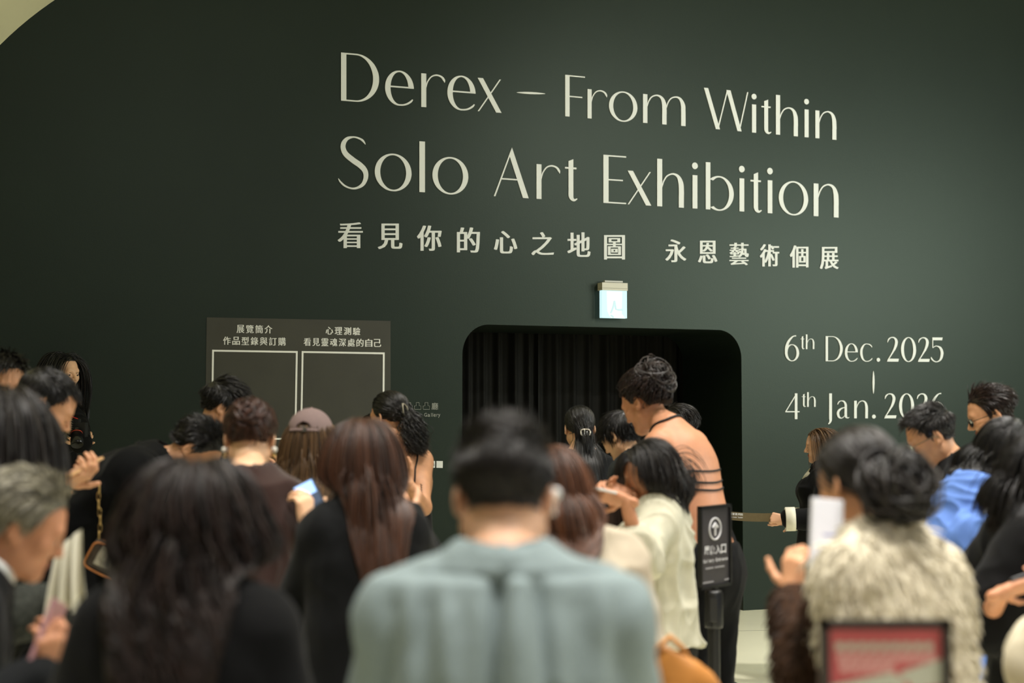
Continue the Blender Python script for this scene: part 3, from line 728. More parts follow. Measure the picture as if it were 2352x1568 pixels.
    # the body: head, neck, trunk, arms, hands and legs in one mesh
    v = Vol(); torso(v, 0, True); v.cap(atl-(atl-nb)*.15, nb, neck_r*.985, neck_r*1.05, .03)
    arm(v, 0, 1.)
    for sx in (-1, 1):
        an = x0*sx*.085*q+np.array((0, 0, .05*Ht)); v.cap(an-np.array((0, 0, .025*q)), an+f0*.11*q-np.array((0, 0, .05*q)), .035*q, .026*q, .02)
    parts = [v.mesh(h)]
    v = Vol(); face_vol(v, T, hs, Rh, nose); v.cap(T((0, -.016, -.05)), nb-uc*.02*q, neck_r*.98, neck_r*1.08, .035)
    hv = v.mesh(.0034 if s < 700 else .005); parts.append(hv)
    for sd in 'RL':
        _, E_, Wt, x, z, pose = J[sd]
        hd = hand_vol(Wt, x, z, 1 if sd == 'L' else -1, pose, q*(1.03 if male else .94)); parts.append(hd.mesh(.0032 if s < 700 else .0045)); J[sd] = J[sd]+(hd,)
    V, Q, off = [], [], 0
    for a, b in parts: V.append(relax(a, b, 1)); Q.append(b+off); off += len(a)
    V = np.vstack(V); Q = np.vstack(Q)
    body = quads('body', V, Q, [skinm, M_lip], root)
    c = (V[Q].mean(1)-hc_)@Rh/hs
    lip = ((np.abs(c[:, 0]) < .0195-.9*np.abs(c[:, 2]+.0590)) & (c[:, 2] > -.0705) & (c[:, 2] < -.0490) & (c[:, 1] > .080)).astype(np.int32)
    body.data.polygons.foreach_set('material_index', lip)
    look = hp > 24
    for x in (-1, 1):
        ec = T((x*.031, .0764, -.0003)); ax_ = Rh@unit((x*.05, 1, -.25 if look else -.03))
        if not look:
            prof = [(.0136*hs*math.sin(a), .0136*hs*math.cos(a)) for a in np.linspace(.62, 2.0, 8)]
            eye = lathe('eye', ec, prof, M_eyew, root, 16, axis=ax_)
            lathe('iris', ec, [(.0136*hs*math.sin(a), .0137*hs*math.cos(a)) for a in np.linspace(.0, .64, 6)], M_iris, eye, 16, axis=ax_)
        e = [T((x*(.017+.030*t), .0905-.017*t*t, .0235+.0035*math.sin(t*2.4))) for t in np.linspace(0, 1, 7)]
        tube('eyebrow', e, np.array((.0018, .0028, .0031, .003, .0026, .002, .001))*hs, M_brow, root, 6)
        if look or True:
            e = [T((x*(.0165+.029*t), .0875-.0135*t*t+.0045*math.sin(t*math.pi), (-.0045 if look else .0065)+(-.0035 if look else .0035)*math.sin(t*math.pi))) for t in np.linspace(0, 1, 7)]
            tube('eyelash', e, np.array((.0007, .0011, .0013, .0013, .0013, .0011, .0006))*hs, M_brow, root, 5)
    if glasses: make_glasses(p, glasses)
    if hair: make_hair(p, **hair)
    if bottom: make_bottom(p, **bottom)
    if top: make_top(p, **top)
    # shoes
    ms = mat('shoe_leather_'+shoes[1:], shoes, .45, .4)
    for sx in (-1, 1):
        v = Vol(); a = x0*sx*.085*q
        v.cap(a-f0*.035*q+np.array((0, 0, .042*q)), a+f0*.13*q+np.array((0, 0, .030*q)), .042*q, .036*q, .03); v.cap(a+np.array((0, 0, .05*q)), a+np.array((0, 0, .10*q)), .042*q, .045*q, .03)
        v.cuts.append(lambda X: -X[..., 2]+.001)
        a_, b_ = v.mesh(.009); quads('shoe', relax(a_, b_, 1), b_, ms, root)
    return p
def make_glasses(p, col):
    T, hs = p['T'], p['hs']; m = mat('glasses_frame_'+col[1:], col, .3, .5, metal=.6)
    g = None; M_l = mat('spectacle_lens', (.95, .97, .97), .03, .5, trans=1.)
    pts = []
    for x in (-1, 1):
        rim = [T((x*.033+.0225*math.cos(a), .1015-.010*abs(math.cos(a)*.5+.5*x)**2*1., -.004+.0185*math.sin(a))) for a in np.linspace(0, 2*math.pi, 25)[:-1]]
        if g is None: g = tube('glasses', rim, .0016*hs, m, p['root'], 6, True)
        else: tube('rim', rim, .0016*hs, m, g, 6, True)
        c = np.mean(rim, 0); V = [c]+rim; polys('lens', V, [(0, i+1, (i+1) % 24+1) for i in range(24)], M_l, g)
        tube('temple', [T((x*.0555, .094, .002)), T((x*.074, .055, .005)), T((x*.082, .0, .006)), T((x*.080, -.022, -.012))], .0018*hs, m, g, 6)
    tube('bridge', [T((-.0105, .102, .002)), T((0, .105, .005)), T((.0105, .102, .002))], .0012*hs, m, g, 6)
def grad_push(col, X, clear, it=2):
    for _ in range(it):
        d = col.at(X); k = d < clear
        if not k.any(): break
        Y = X[k]; e = .003; g = np.stack([col.at(Y+np.eye(3)[i]*e)-col.at(Y-np.eye(3)[i]*e) for i in range(3)], 1)
        g /= np.linalg.norm(g, axis=1, keepdims=True)+1e-9
        cl = clear[k] if np.ndim(clear) else clear
        X = X.copy(); X[k] = Y+g*(cl-d[k])[:, None]
    return X
def make_hair(p, style='short', color='black', n=1200, L=.05, lift=.45, flow=(0, .5, -.3), side=(0, -.3, -1), curl=0., curlf=9., tie=None, tail=.3, tailcurl=0., seed=1, r=.0021, up_=0., part=0., bun=.0, fringe=0., sideL=None, grav=.3, vol=.014, cap=True, taildir=(0, -.5, -.4), wild=.12, tailw=.02, gather=0., gy=-.07, gx=0., gw=.05, back=0.):
    rg = np.random.default_rng(seed); T, Rh, hs, col = p['T'], p['Rh'], p['hs'], p['col']; m = HAIRS[color]
    # scalp cap
    Vc = None
    ct = .0065 if style != 'short' else .005
    v = Vol(); v.ell(T(CRC), (CRR+ct)*hs, Rh, .01)
    hc_ = p['hc']
    v.cuts.append(lambda X: (zmin((X-hc_)@Rh/hs, up_)-((X-hc_)@Rh/hs)[..., 2])*hs*.8)
    Vc, Qc = v.mesh(.004)
    # roots
    d = rg.normal(size=(n*5, 3)); d /= np.linalg.norm(d, axis=1, keepdims=True)
    R0 = CRC+d*CRR; ok = R0[:, 2] > zmin(R0, up_+.004); R0 = R0[ok][:n]; N = len(R0); nr = (R0-CRC)/CRR**2; nr /= np.linalg.norm(nr, axis=1, keepdims=True)
    topw = np.clip((R0[:, 2]-.03)/.06, 0, 1)[:, None]
    if style in ('long', 'bob', 'wavy'):
        sx = np.sign(R0[:, :1]-part+rg.normal(size=(N, 1))*.004)
        bk = np.clip((-R0[:, 1:2]+.01)/.05, 0, 1); fl = np.concatenate((sx*(1-bk)+R0[:, :1]*5*bk, -.35-.35*bk-back, -.5-.5*bk), 1)
        if fringe: 
            fr = (R0[:, 1] > .035) & (np.abs(R0[:, 0]) < .05) & (R0[:, 2] > .06); fl[fr] = (0, 1., -.3)
    elif style in ('tied',):
        fl = (np.asarray(tie)-R0)
    else:
        fl = topw*np.asarray(flow)+(1-topw)*np.asarray(side)+0*R0
    fl = fl/np.linalg.norm(fl, axis=1, keepdims=True)+rg.normal(size=(N, 3))*wild
    dl = fl-(fl*nr).sum(1, keepdims=True)*nr; dl /= np.linalg.norm(dl, axis=1, keepdims=True)+1e-9
    lf = lift*(.35+.65*topw) if style == 'short' else .10
    dl = dl+nr*lf; dl /= np.linalg.norm(dl, axis=1, keepdims=True)
    X = np.array([T(c) for c in R0]) if N < 10 else p['hc']+(R0@Rh.T)*hs
    D = dl@Rh.T
    clear = rg.uniform(.003, vol, N)*hs
    if style == 'short':
        st = 6; Ls = (L*topw[:, 0]+(sideL if sideL is not None else L*.55)*(1-topw[:, 0]))*rg.uniform(.75, 1.15, N)
        ds = (Ls/st)[:, None]; g = np.array((0, 0, -1.))*.16; paths = [X]
        clear = np.minimum(clear, .004)
        for i in range(st):
            D = D+g+rg.normal(size=D.shape)*.06; D /= np.linalg.norm(D, axis=1, keepdims=True); X = grad_push(col, X+D*ds*hs, clear, 1); paths.append(X)
        prof = np.array((1., 1, .95, .85, .7, .5, .2))*r*hs
    elif style == 'tied':
        tp = T(tie); st = 13; paths = [X]
        jit = rg.normal(size=(N, 3))*.010*hs
        ln = np.linalg.norm(tp-X, axis=1)*1.18/st
        for i in range(st):
            to = tp+jit-X; dist = np.linalg.norm(to, axis=1, keepdims=True); to = to/(dist+1e-9)
            D = D*.45+to*.65; D /= np.linalg.norm(D, axis=1, keepdims=True)
            Y = X+D*np.minimum(ln[:, None], dist); X = grad_push(col, Y, clear, 2) if i < st-2 else Y; paths.append(X)
        if tail > 0:
            st2 = max(8, int(tail/.02)); ds = tail/st2*rg.uniform(.7, 1.1, (N, 1)); D = np.tile(Rh@unit(taildir), (N, 1))+rg.normal(size=(N, 3))*tailw*6
            for i in range(st2):
                D = D+np.array((0, 0, -.32)); D /= np.linalg.norm(D, axis=1, keepdims=True); X = grad_push(col, X+D*ds, clear*.6+.004, 1); paths.append(X)
        k = len(paths); prof = np.ones(k)*r*hs; prof[-3:] *= (.8, .55, .25)
    else:
        st = max(10, int(L/.021)); Ls = L*rg.uniform(.86, 1.06, N)
        if fringe: Ls[fr] = fringe*rg.uniform(.85, 1.1, fr.sum())
        ds = (Ls/st)[:, None]; paths = [X]
        for i in range(st):
            D = D+np.array((0, 0, -grav)); D /= np.linalg.norm(D, axis=1, keepdims=True)
            if gather:
                tg = p['nb']+(p['fwd']*gy+p['x0']*gx)*p['q']; w_ = np.clip((p['hc'][2]-X[:, 2])/.12, 0, 1)[:, None]; g_ = tg-X; g_[:, 2] = 0; mg = np.linalg.norm(g_, axis=1, keepdims=True)+1e-6; g_ = g_/mg*np.maximum(mg-gw*p['q'], 0)
                D = D+g_*gather*w_*8; D /= np.linalg.norm(D, axis=1, keepdims=True)
            Y = grad_push(col, X+D*ds, clear, 2); D = (Y-X); D /= np.linalg.norm(D, axis=1, keepdims=True)+1e-9; X = Y; paths.append(X)
        k = len(paths); prof = np.ones(k)*r*hs; prof[-3:] *= (.85, .6, .25)
    PT = np.stack(paths, 1)
    cu = tailcurl if style == 'tied' else curl
    if cu:
        k = PT.shape[1]; tt = np.arange(k); base_n = 14 if style == 'tied' else 5
        amp = np.clip((tt-base_n)/6., 0, 1)*cu
        grp = rg.integers(0, 60, N); ph = rg.uniform(0, 6.28, 60)[grp]+rg.normal(size=N)*.35; fq = rg.uniform(.7, 1.3, 60)[grp]*curlf/10.
        e1 = np.array((1., 0, 0)); e2 = np.array((0, 1., 0)); a = tt[None]*fq[:, None]+ph[:, None]
        PT = PT+amp[None, :, None]*(np.cos(a)[..., None]*e1+np.sin(a)[..., None]*e2)
    V, Q = tube_arrays(PT, prof, 3, seed)
    tint = np.repeat(rg.uniform(0, 1, N)**1.4, PT.shape[1]*3)
    Vs, Qs, ts = [V], [Q], [tint]
    if bun:
        bc = T(np.asarray(tie)+np.array((0, -.4, .15))*bun); nb_ = 260; th = np.linspace(0, 2*math.pi*.9, 16)
        ax = rg.normal(size=(nb_, 3))*(.55, .3, .55)+Rh@np.array((0, -1, .3)); ax /= np.linalg.norm(ax, axis=1, keepdims=True)
        u = np.cross(ax, rg.normal(size=(nb_, 3))); u /= np.linalg.norm(u, axis=1, keepdims=True); w_ = np.cross(ax, u)
        R_ = bun*hs*rg.uniform(.35, 1.0, nb_); of = rg.normal(size=(nb_, 3))*.22*bun*hs
        PB = bc+of[:, None]+R_[:, None, None]*(np.cos(th)[None, :, None]*u[:, None]+np.sin(th)[None, :, None]*w_[:, None])
        V2, Q2 = tube_arrays(PB, r*1.5*hs, 3, seed+1); Vs.append(V2); Qs.append(Q2); ts.append(np.repeat(rg.uniform(0, 1, nb_)**1.4, 48))
    if cap:
        Vs.append(relax(Vc, Qc, 1)); Qs.append(Qc); ts.append(np.full(len(Vc), .12))
    off = 0; QQ = []
    for a, b in zip(Vs, Qs): QQ.append(b+off); off += len(a)
    p['hair'] = quads('hair', np.vstack(Vs), np.vstack(QQ), m, p['root'], True, np.concatenate(ts))
def wrinkle(V, Nn, amp, seed, sc=14., aniso=(1, 1, .45)):
    a = vnoise(V*sc*np.asarray(aniso), seed); b = vnoise(V*sc*2.3*np.asarray(aniso), seed+5)
    c = vnoise(V*sc*.55*np.asarray(aniso)+3*vnoise(V*5, seed+9)[:, None], seed+11)
    d = (1-np.abs(a*2-1))**3*.8+.3*b+(1-np.abs(c*2-1))**2*1.1-.95
    return V+Nn*(d*amp)[:, None]
def make_top(p, col='#111111', ease=.014, sleeve=.97, hem=.47, collar=None, wr=.007, name='shirt', rough=.85, bump=.15, bs=500, var=.05, seed=3, hemz=None, sheen=.04, neck=.012, strap=None, lowback=None, fur=None, disp=None, collar_col=None, h=None, sl_ease=.004, vs=30, m=None, sides='RL', cuff=None, flare=0., collar_up=0.):
    root, q, uc, nb, atl, x0, f0, fwd = p['root'], p['q'], p['uc'], p['nb'], p['atl'], p['x0'], p['f0'], p['fwd']
    m = m or mat(name+'_cloth_'+(col if isinstance(col, str) else 'x').lstrip('#'), col, rough, .12, var, vs, bump, bs, sheen)
    v = Vol(); p['torso'](v, ease)
    if sleeve: p['arm'](v, ease+sl_ease, sleeve, sides, ease+sl_ease+.004, .018)
    hz = p['hip'][2]+(hem-.52)*p['Ht'] if hemz is None else hemz
    if hem < .55: v.cap(p['hip']-np.array((0, 0, max(.02, (.53-hem)*p['Ht']))), p['waist'], .182*q+ease*1.5+flare, .142*q+ease, .06, .74, f0)
    for sd in 'RL':
        if sleeve:
            pass
    lim = hz
    def cut(X):
        c = lim-X[..., 2]
        for sd in 'RL':   # keep the sleeves whatever their height
            A, E_, Wt = p['J'][sd][:3]; d = Vol.prim(('c', E_, Wt, .07*q, .07*q, 0, None, None, False), X); d2 = Vol.prim(('c', A, E_, .075*q, .075*q, 0, None, None, False), X)
            c = np.where(np.minimum(d, d2) < 0, np.minimum(c, -.01), c)
        return c
    v.cuts.append(cut)
    if strap is None:
        nr = (.058 if p['male'] else .050)*q+neck
        a = nb+uc*.034*q-fwd*.006*q
        v.cuts.append(lambda X: -Vol.prim(('c', a, atl+uc*.1, nr, nr, 0, None, None, False), X))
    else:
        pl = p['chest']+uc*strap*q
        v.cuts.append(lambda X: (X-pl)@uc)
        if lowback is not None:
            v.cuts.append(lambda X: np.minimum(-((X-(p['waist']+uc*lowback*q))@uc)*-1, -((X-p['chest'])@fwd)-.0))
    h = h or (.007 if p['s'] < 700 else .009)
    V, Q = v.mesh(h); V = relax(V, Q, 2)
    Nn = normals(V, Q)
    if wr: V = wrinkle(V, Nn, wr, seed)
    if disp is not None: V = V+Nn*disp(V, p)[:, None]
    o = quads(name, V, Q, m, root); p['top'] = o; p['topV'], p['topQ'] = V, Q
    if fur: make_fur(p, V, Q, o, m, **fur)
    mc = m if collar_col is None else mat('collar_cloth_'+collar_col.lstrip('#'), collar_col, .8, .25, .05, 30, .12, 500)
    if collar: make_collar(p, collar, mc, ease, collar_up)
    if cuff:
        for sd in 'RL':
            A, E_, Wt = p['J'][sd][:3]; d = unit(Wt-E_); e = E_+(Wt-E_)*(2*sleeve-1)
            cr = .029*q+ease+sl_ease+.005; lathe('cuff', e-d*.03*q, [(cr, 0), (cr+.006, .0), (cr+.006, .03*q), (cr+.006, .06*q), (cr+.004, .064*q), (.028*q, .062*q)], mc, o, 22, axis=d)
    return o
def make_collar(p, kind, m, ease, lift=0.):
    q, uc, nb, atl, x0, fwd = p['q'], p['uc'], p['nb'], p['atl'], p['x0'], p['fwd']
    up_ = unit((atl-nb)*.5+uc*.06); r = (.060 if p['male'] else .053)*q
    n = 40; V = []; Q = []
    prof = {'shirt': [(.004, -.012), (.002, .012), (.004, .034), (.010, .037), (.016, .020), (.026, -.014), (.022, -.018)], 'blazer': [(.010, -.012), (.008, .010), (.012, .022), (.020, .022), (.030, .0), (.040, -.022), (.036, -.026)],
            'crew': [(.004, -.010), (.004, .006), (.008, .010), (.013, .004), (.013, -.012)], 'high': [(.006, -.012), (.006, .03), (.010, .045), (.016, .042), (.018, -.012)], 'big': [(.008, -.01), (.010, .03), (.018, .036), (.035, .02), (.065, -.02), (.085, -.055), (.078, -.06)]}[kind]
    k = len(prof)
    for i in range(n):
        a = 2*math.pi*i/n; dx = math.sin(a); dy = math.cos(a)   # dy=+1 front
        low = .034*max(0, dy)**1.5*(1.8 if kind == 'blazer' else 1.)
        for e, z in prof:
            e2 = e+ease*.6; V.append(nb-fwd*.010*q+x0*dx*(r+e2*q)*1.03+fwd*dy*(r*1.02+e2*q)+up_*((z+.006+lift)*q-low*q)-uc*.0)
    for i in range(n):
        for j in range(k-1): Q.append([i*k+j, i*k+j+1, ((i+1) % n)*k+j+1, ((i+1) % n)*k+j])
    quads('collar', V, Q, m, p['top'])
def make_fur(p, V, Q, o, m, n=5000, L=.045, r=.0026, down=.7, seed=4, out=.6, name='fur', hm=None, sel=None, clump=.35):
    rg = np.random.default_rng(seed); Nn = normals(V, Q); idx = np.arange(len(V))
    if sel is not None: idx = idx[sel(V)]
    i = rg.choice(idx, n); X = V[i]; D = Nn[i]*out+np.array((0, 0, -down))+rg.normal(size=(n, 3))*.22
    w_ = vnoise(X*22, 9)-.5; D = D+np.stack((w_, 0*w_, 0*w_), 1)*clump*3; D /= np.linalg.norm(D, axis=1, keepdims=True)
    ls = L*rg.uniform(.6, 1.2, (n, 1)); paths = [X-Nn[i]*.003]
    for s_ in range(4):
        D = D+np.array((0, 0, -.22)); D /= np.linalg.norm(D, axis=1, keepdims=True); X = X+D*ls/4; paths.append(X)
    Vt, Qt = tube_arrays(np.stack(paths, 1), np.array((1, 1, .9, .7, .25))*r, 3, seed)
    quads(name, Vt, Qt, hm or m, o, True, np.repeat(np.clip(vnoise(V[i]*16, 3)*.8+rg.uniform(-.25, .35, n), 0, 1), 15))
def make_bottom(p, col='#0a0a0b', kind='trousers', ease=.016, name=None, top_z=.545, hem=.06, wr=.006, rough=.85):
    q, x0, f0, Ht = p['q'], p['x0'], p['f0'], p['Ht']; name = name or kind; v = Vol()
    m = mat(name+'_cloth_'+col.lstrip('#'), col, rough, .12, .12, 20, .12, 400, .02)
    hip, waist = p['hip'], p['waist']
    v.cap(hip-np.array((0, 0, .04*q)), waist, .176*q+ease, .135*q+ease, .05, .70, f0)
    if kind == 'trousers':
        for sx in (-1, 1):
            kn = x0*sx*.085*q+f0*.012*q+np.array((0, 0, .285*Ht)); an = x0*sx*.085*q+np.array((0, 0, hem*Ht))
            v.cap(hip+x0*sx*.082*q-np.array((0, 0, .03*q)), kn, .092*q+ease, .062*q+ease, .05); v.cap(kn, an, .062*q+ease, .055*q+ease, .03)
    else:
        an = np.array((hip[0]*.3, hip[1]*.3, hem*Ht)); v.cap(hip-np.array((0, 0, .04*q)), an, .175*q+ease, .20*q+ease, .05, .8, f0)
    tz = top_z*Ht; v.cuts.append(lambda X: np.maximum(X[..., 2]-tz, hem*Ht-.005-X[..., 2]))
    V, Q = v.mesh(.010); V = relax(V, Q, 2); V = wrinkle(V, normals(V, Q), wr, 8)
    return quads(name, V, Q, m, p['root'])
def phone(label, c, up_, nrm, col='#101010', screen=(.02, .02, .025), es=0., sec=None, w_=.074, l_=.152):
    """c: centre, up_: long axis, nrm: the way the screen faces"""
    u = unit(up_); n = np.asarray(nrm, float); n = unit(n-(n@u)*u); x = np.cross(u, n); R = np.stack((x, u, n), 1)
    t = thing('phone', c, label, 'phone'); t['group'] = ''
    del t['group']
    box('case', (0, 0, 0), w_, l_, .009, mat('phone_case_'+col.lstrip('#'), col, .35, .5), t, R, .0035)
    ms = mat('phone_screen_%d_%d' % (int(es*100), int(screen[2]*100)), screen, .12, .5, emit=screen if es else None, es=es)
    box('screen', n*.0047, w_*.92, l_*.95, .0008, ms, t, R)
    if sec: 
        for (y0, y1, cl, e2) in sec: box('screen_block', n*.0053+u*(y0+y1)/2*l_, w_*.8, (y1-y0)*l_, .0006, mat('phone_glow_%d%d%d' % tuple(int(c_*99) for c_ in cl), cl, .3, .3, emit=cl, es=e2), t, R)
    return t
# ------------------------------------------------------------------ the crowd, from the wall to the camera
def Pw(px, py, s): return P(px, py, s)
YW = lambda a: rz(rad(a))
def dirs(a, v): return tuple(YW(a)@np.array(v, float))
PEOPLE = {}
BOX = None
# photographer standing against the wall, on a low riser that the crowd hides
r_ = P(146, 858, 365); rp = np.array((r_[0], r_[1], 0))
box('low_riser', (rp[0], rp[1]-.02, .085), .62, .55, .17, mat('black_riser_board', (.01, .01, .01), .7), None, rz(TH), .004, label='low black riser under the woman with the camera at the wall', category='platform')
PEOPLE['photographer'] = person('photographer', 'woman with long black hair and a camera standing against the dark wall', (146, 858), 365, -128, 'pale', hp=4, hyaw=8, floor=.172, h=.006,
    hair=dict(style='long', color='black', L=.50, n=1500, r=.0019, vol=.020, gather=.05, gy=.0, part=.0, seed=3), top=dict(col='#0a0a0b', name='jacket', ease=.022, hem=.46, collar='crew', sl_ease=.010),
    bottom=dict(col='#0b0b0c'), arms={'R': dict(w=(166, 1012, 372), pose='grip', x=dirs(-128, (-.4, .7, .3)), z=(.2, -.9, -.3)), 'L': dict(w=(186, 1018, 380), pose='grip', x=(-.3, -.5, .5), z=(.6, -.5, -.4))})
PEOPLE['glasses_man'] = person('glasses_man', 'man with glasses looking down, cut by the picture edge beside the long-haired head', (8, 888), 555, -142, 'mid', male=True, hp=10, glasses='#4a3a2a',
    hair=dict(style='short', color='black', L=.06, n=1300, flow=(.5, .7, .1), lift=.8), top=dict(col='#101113', name='jacket', ease=.02, hem=.46, collar='crew'), bottom=dict(col='#0e0e10'),
    arms={'R': dict(loc=(.10, .34, -.12), pose='phone'), 'L': dict(loc=(-.10, .34, -.12), pose='phone')})
PEOPLE['phone_man'] = person('phone_man', 'man with short black hair and silver necklace bending over a gold phone', (102, 932), 650, -78, 'mid', male=True, lean=8, hp=33, np_=20, hyaw=4,
    hair=dict(style='short', color='black', L=.042, n=1600, flow=(.1, .6, .25), lift=.40, seed=5), top=dict(col='#0c0d0e', name='shirt', ease=.02, hem=.46, collar='crew'), bottom=dict(col='#0e0e10'),
    arms={'R': dict(w=(132, 1118, 700), pose='phone', x=(.80, .0, .35), z=(.1, -.25, -1), pole=(.4, -.3, -.9)), 'L': dict(w=(126, 1124, 640), pose='phone', x=(.8, -.2, .3), z=(.0, .3, -1), pole=(-.4, -.3, -.9))})
# woman bending over, chain bag at her side
PEOPLE['bent_person'] = person('bent_person', 'person in black bent forward, black hair clip, chain bag hanging at the side', (444, 1034), 590, -82, 'mid', lean=22, hunch=32, np_=16, hp=54,
    hair=dict(style='short', color='black', L=.07, n=1500, flow=(0, -.6, .1), side=(0, -.8, -.3), lift=.25, seed=6), top=dict(col='#08090a', name='coat', ease=.045, hem=.34, collar='crew', flare=.05, sl_ease=.02), bottom=dict(col='#0a0a0a'),
    arms={'R': dict(loc=(.12, .40, -.22), pose='phone'), 'L': dict(loc=(-.12, .38, -.22), pose='phone')})
PEOPLE['mullet_man'] = person('mullet_man', 'man in black shirt with cropped sides and long hair at the nape before the poster', (514, 938), 505, -76, 'mid', male=True, hp=28, lean=4,
    hair=dict(style='short', color='black', L=.085, n=1700, sideL=.030, flow=(.0, .6, .2), side=(0, -.9, -.7), lift=.5, seed=8), top=dict(col='#0b0c0d', name='shirt', ease=.02, hem=.46, collar='high'), bottom=dict(col='#0e0e10'),
    arms={'R': dict(w=(600, 1104, 530), pose='phone', x=(.75, -.1, .45), z=(.35, -.5, -.8), pole=(.4, -.3, -.9)), 'L': dict(w=(590, 1112, 500), pose='phone', x=(.7, -.2, .5), z=(.3, .4, -.8))})
PEOPLE['hidden_person'] = person('hidden_person', 'person with black hair mostly hidden behind the long brown-haired woman', (858, 1000), 430, 0, 'mid', hp=12,
    hair=dict(style='short', color='black', L=.05, n=900, seed=12), top=dict(col='#131416', name='shirt', collar='crew', hem=.46), bottom=dict(col='#0e0e10'))
PEOPLE['curly_woman'] = person('curly_woman', 'woman with curly black ponytail, claw clip and bare shoulders in a black camisole', (894, 958), 480, 20, 'mid', hp=10, hyaw=30, np_=10, lean=2,
    hair=dict(style='tied', color='black', tie=(.0, -.122, -.005), tail=.20, tailcurl=.024, curlf=9, n=1700, r=.0018, seed=9, vol=.012, taildir=(.15, -.7, -.5), tailw=.045), top=dict(col='#0a0a0b', name='camisole', ease=.006, sleeve=0, strap=.075, lowback=.075, hem=.46, wr=.002),
    bottom=dict(col='#0c0c0d', kind='skirt', hem=.25), arms={'R': dict(w=(940, 1112, 515), pose='phone', x=(-.6, .2, .6), z=(.3, -.8, -.2), pole=(.12, -.25, -1)), 'L': dict(loc=(-.05, .36, .0), pose='phone')})
PEOPLE['clip_woman'] = person('clip_woman', 'woman with sleek black ponytail and silver buckle clip standing in the doorway', (1331, 984), 445, 6, 'pale', hp=8,
    hair=dict(style='tied', color='black', tie=(.008, -.118, -.035), tail=.30, n=1900, r=.0016, seed=10, vol=.010, wild=.05, taildir=(.25, -.5, -.9)), top=dict(col='#131416', name='dress', ease=.010, hem=.46, sleeve=.0, neck=.03), bottom=dict(col='#131416', kind='skirt', hem=.2),
    arms={'R': dict(loc=(.12, .34, -.1), pose='phone'), 'L': dict(loc=(-.12, .34, -.1), pose='phone')})
PEOPLE['tweed_person'] = person('tweed_person', 'person with short black hair in dark tweed jacket looking down, beside the buckle-clip woman', (1424, 1002), 490, 52, 'pale', hp=32, lean=6,
    hair=dict(style='short', color='black', L=.08, n=2000, sideL=.075, flow=(0, .4, -.2), side=(0, -.35, -1), lift=.3, seed=11), top=dict(col='#1c201e', name='jacket', ease=.026, hem=.44, collar='crew', var=.6, vs=220, bump=.5, bs=260), bottom=dict(col='#0e0e10'),
    arms={'R': dict(loc=(.12, .34, -.1), pose='phone'), 'L': dict(loc=(-.12, .34, -.1), pose='phone')})
PEOPLE['blue_person'] = person('blue_person', 'person in light blue with dark hair, behind the bare-backed woman', (1560, 976), 425, 84, 'mid', hp=8, lean=0, hunch=2, np_=4, bw=.9,
    hair=dict(style='short', color='soft', L=.07, n=1500, sideL=.06, flow=(0, -.5, -.2), side=(0, -.2, -1), lift=.15, seed=13), top=dict(col='#7f93b4', name='shirt', ease=.014, hem=.46, collar='shirt'), bottom=dict(col='#16171a'),
    arms={'R': dict(loc=(.16, .30, -.2), pose='phone'), 'L': dict(loc=(-.12, .34, -.1), pose='phone')})
PEOPLE['updo_woman'] = person('updo_woman', 'tall woman with wavy brown updo and bare back in a black halter', (1482, 926), 530, 50, 'warm', hp=28, np_=22, lean=14, hunch=12,
    hair=dict(style='tied', color='dark', tie=(.01, -.066, .062), tail=0, bun=.068, n=2000, r=.0018, seed=15, vol=.034, wild=.45), top=dict(col='#0a0a0b', name='halter', ease=.006, sleeve=0, strap=-.03, lowback=-.25, hem=.50, wr=.001),
    bottom=dict(col='#0b0b0c', top_z=.56, hem=.05), arms={'L': dict(w=(1600, 1300, 555), pose='relax'), 'R': dict(loc=(.14, .12, -.42))})
PEOPLE['bob_woman'] = person('bob_woman', 'woman with black bob in a cream cropped jacket holding a phone', (1486, 1082), 636, 74, 'warm', hp=24, hyaw=12, lean=-1, hunch=3, np_=10,
    hair=dict(style='bob', color='soft', L=.205, n=2800, r=.0018, seed=16, vol=.012, fringe=.085, gather=2., gy=-.03, gw=.070, back=.6), top=dict(col='#bdb9a4', name='jacket', ease=.024, hem=.50, collar='high', wr=.018, sl_ease=.012, sleeve=.66, seed=21, rough=.7), bottom=dict(col='#0d0e10'),
    arms={'L': dict(w=(1438, 1150, 690), pose='phone', x=(-.85, .1, .22), z=(.05, -.75, -.65), pole=(-.3, -.1, -1)), 'R': dict(w=(1455, 1140, 640), pose='phone', x=(-.8, -.1, .3), z=(-.3, .6, -.6))})
PEOPLE['usher_woman'] = person('usher_woman', 'woman with light brown hair, black jacket and cream collar pulling the barrier belt', (1884, 1024), 390, 82, 'fair', hp=6, lean=-5, hunch=0, np_=6,
    hair=dict(style='bob', color='light', L=.25, n=1800, r=.0016, seed=17, vol=.011, gather=.05, gy=-.03, back=.75), top=dict(col='#0b0b0c', name='jacket', ease=.024, hem=.44, collar='big', collar_col='#d8d3c0', cuff=True, sleeve=.93, sl_ease=.008), bottom=dict(col='#0c0c0d'),
    arms={'L': dict(w=(1803, 1192, 402), pose='fist', x=(-.95, .1, .12), z=(-.05, -.95, .3), pole=(-.6, -.4, -.9)), 'R': dict(loc=(.1, .2, -.2), pose='relax')})
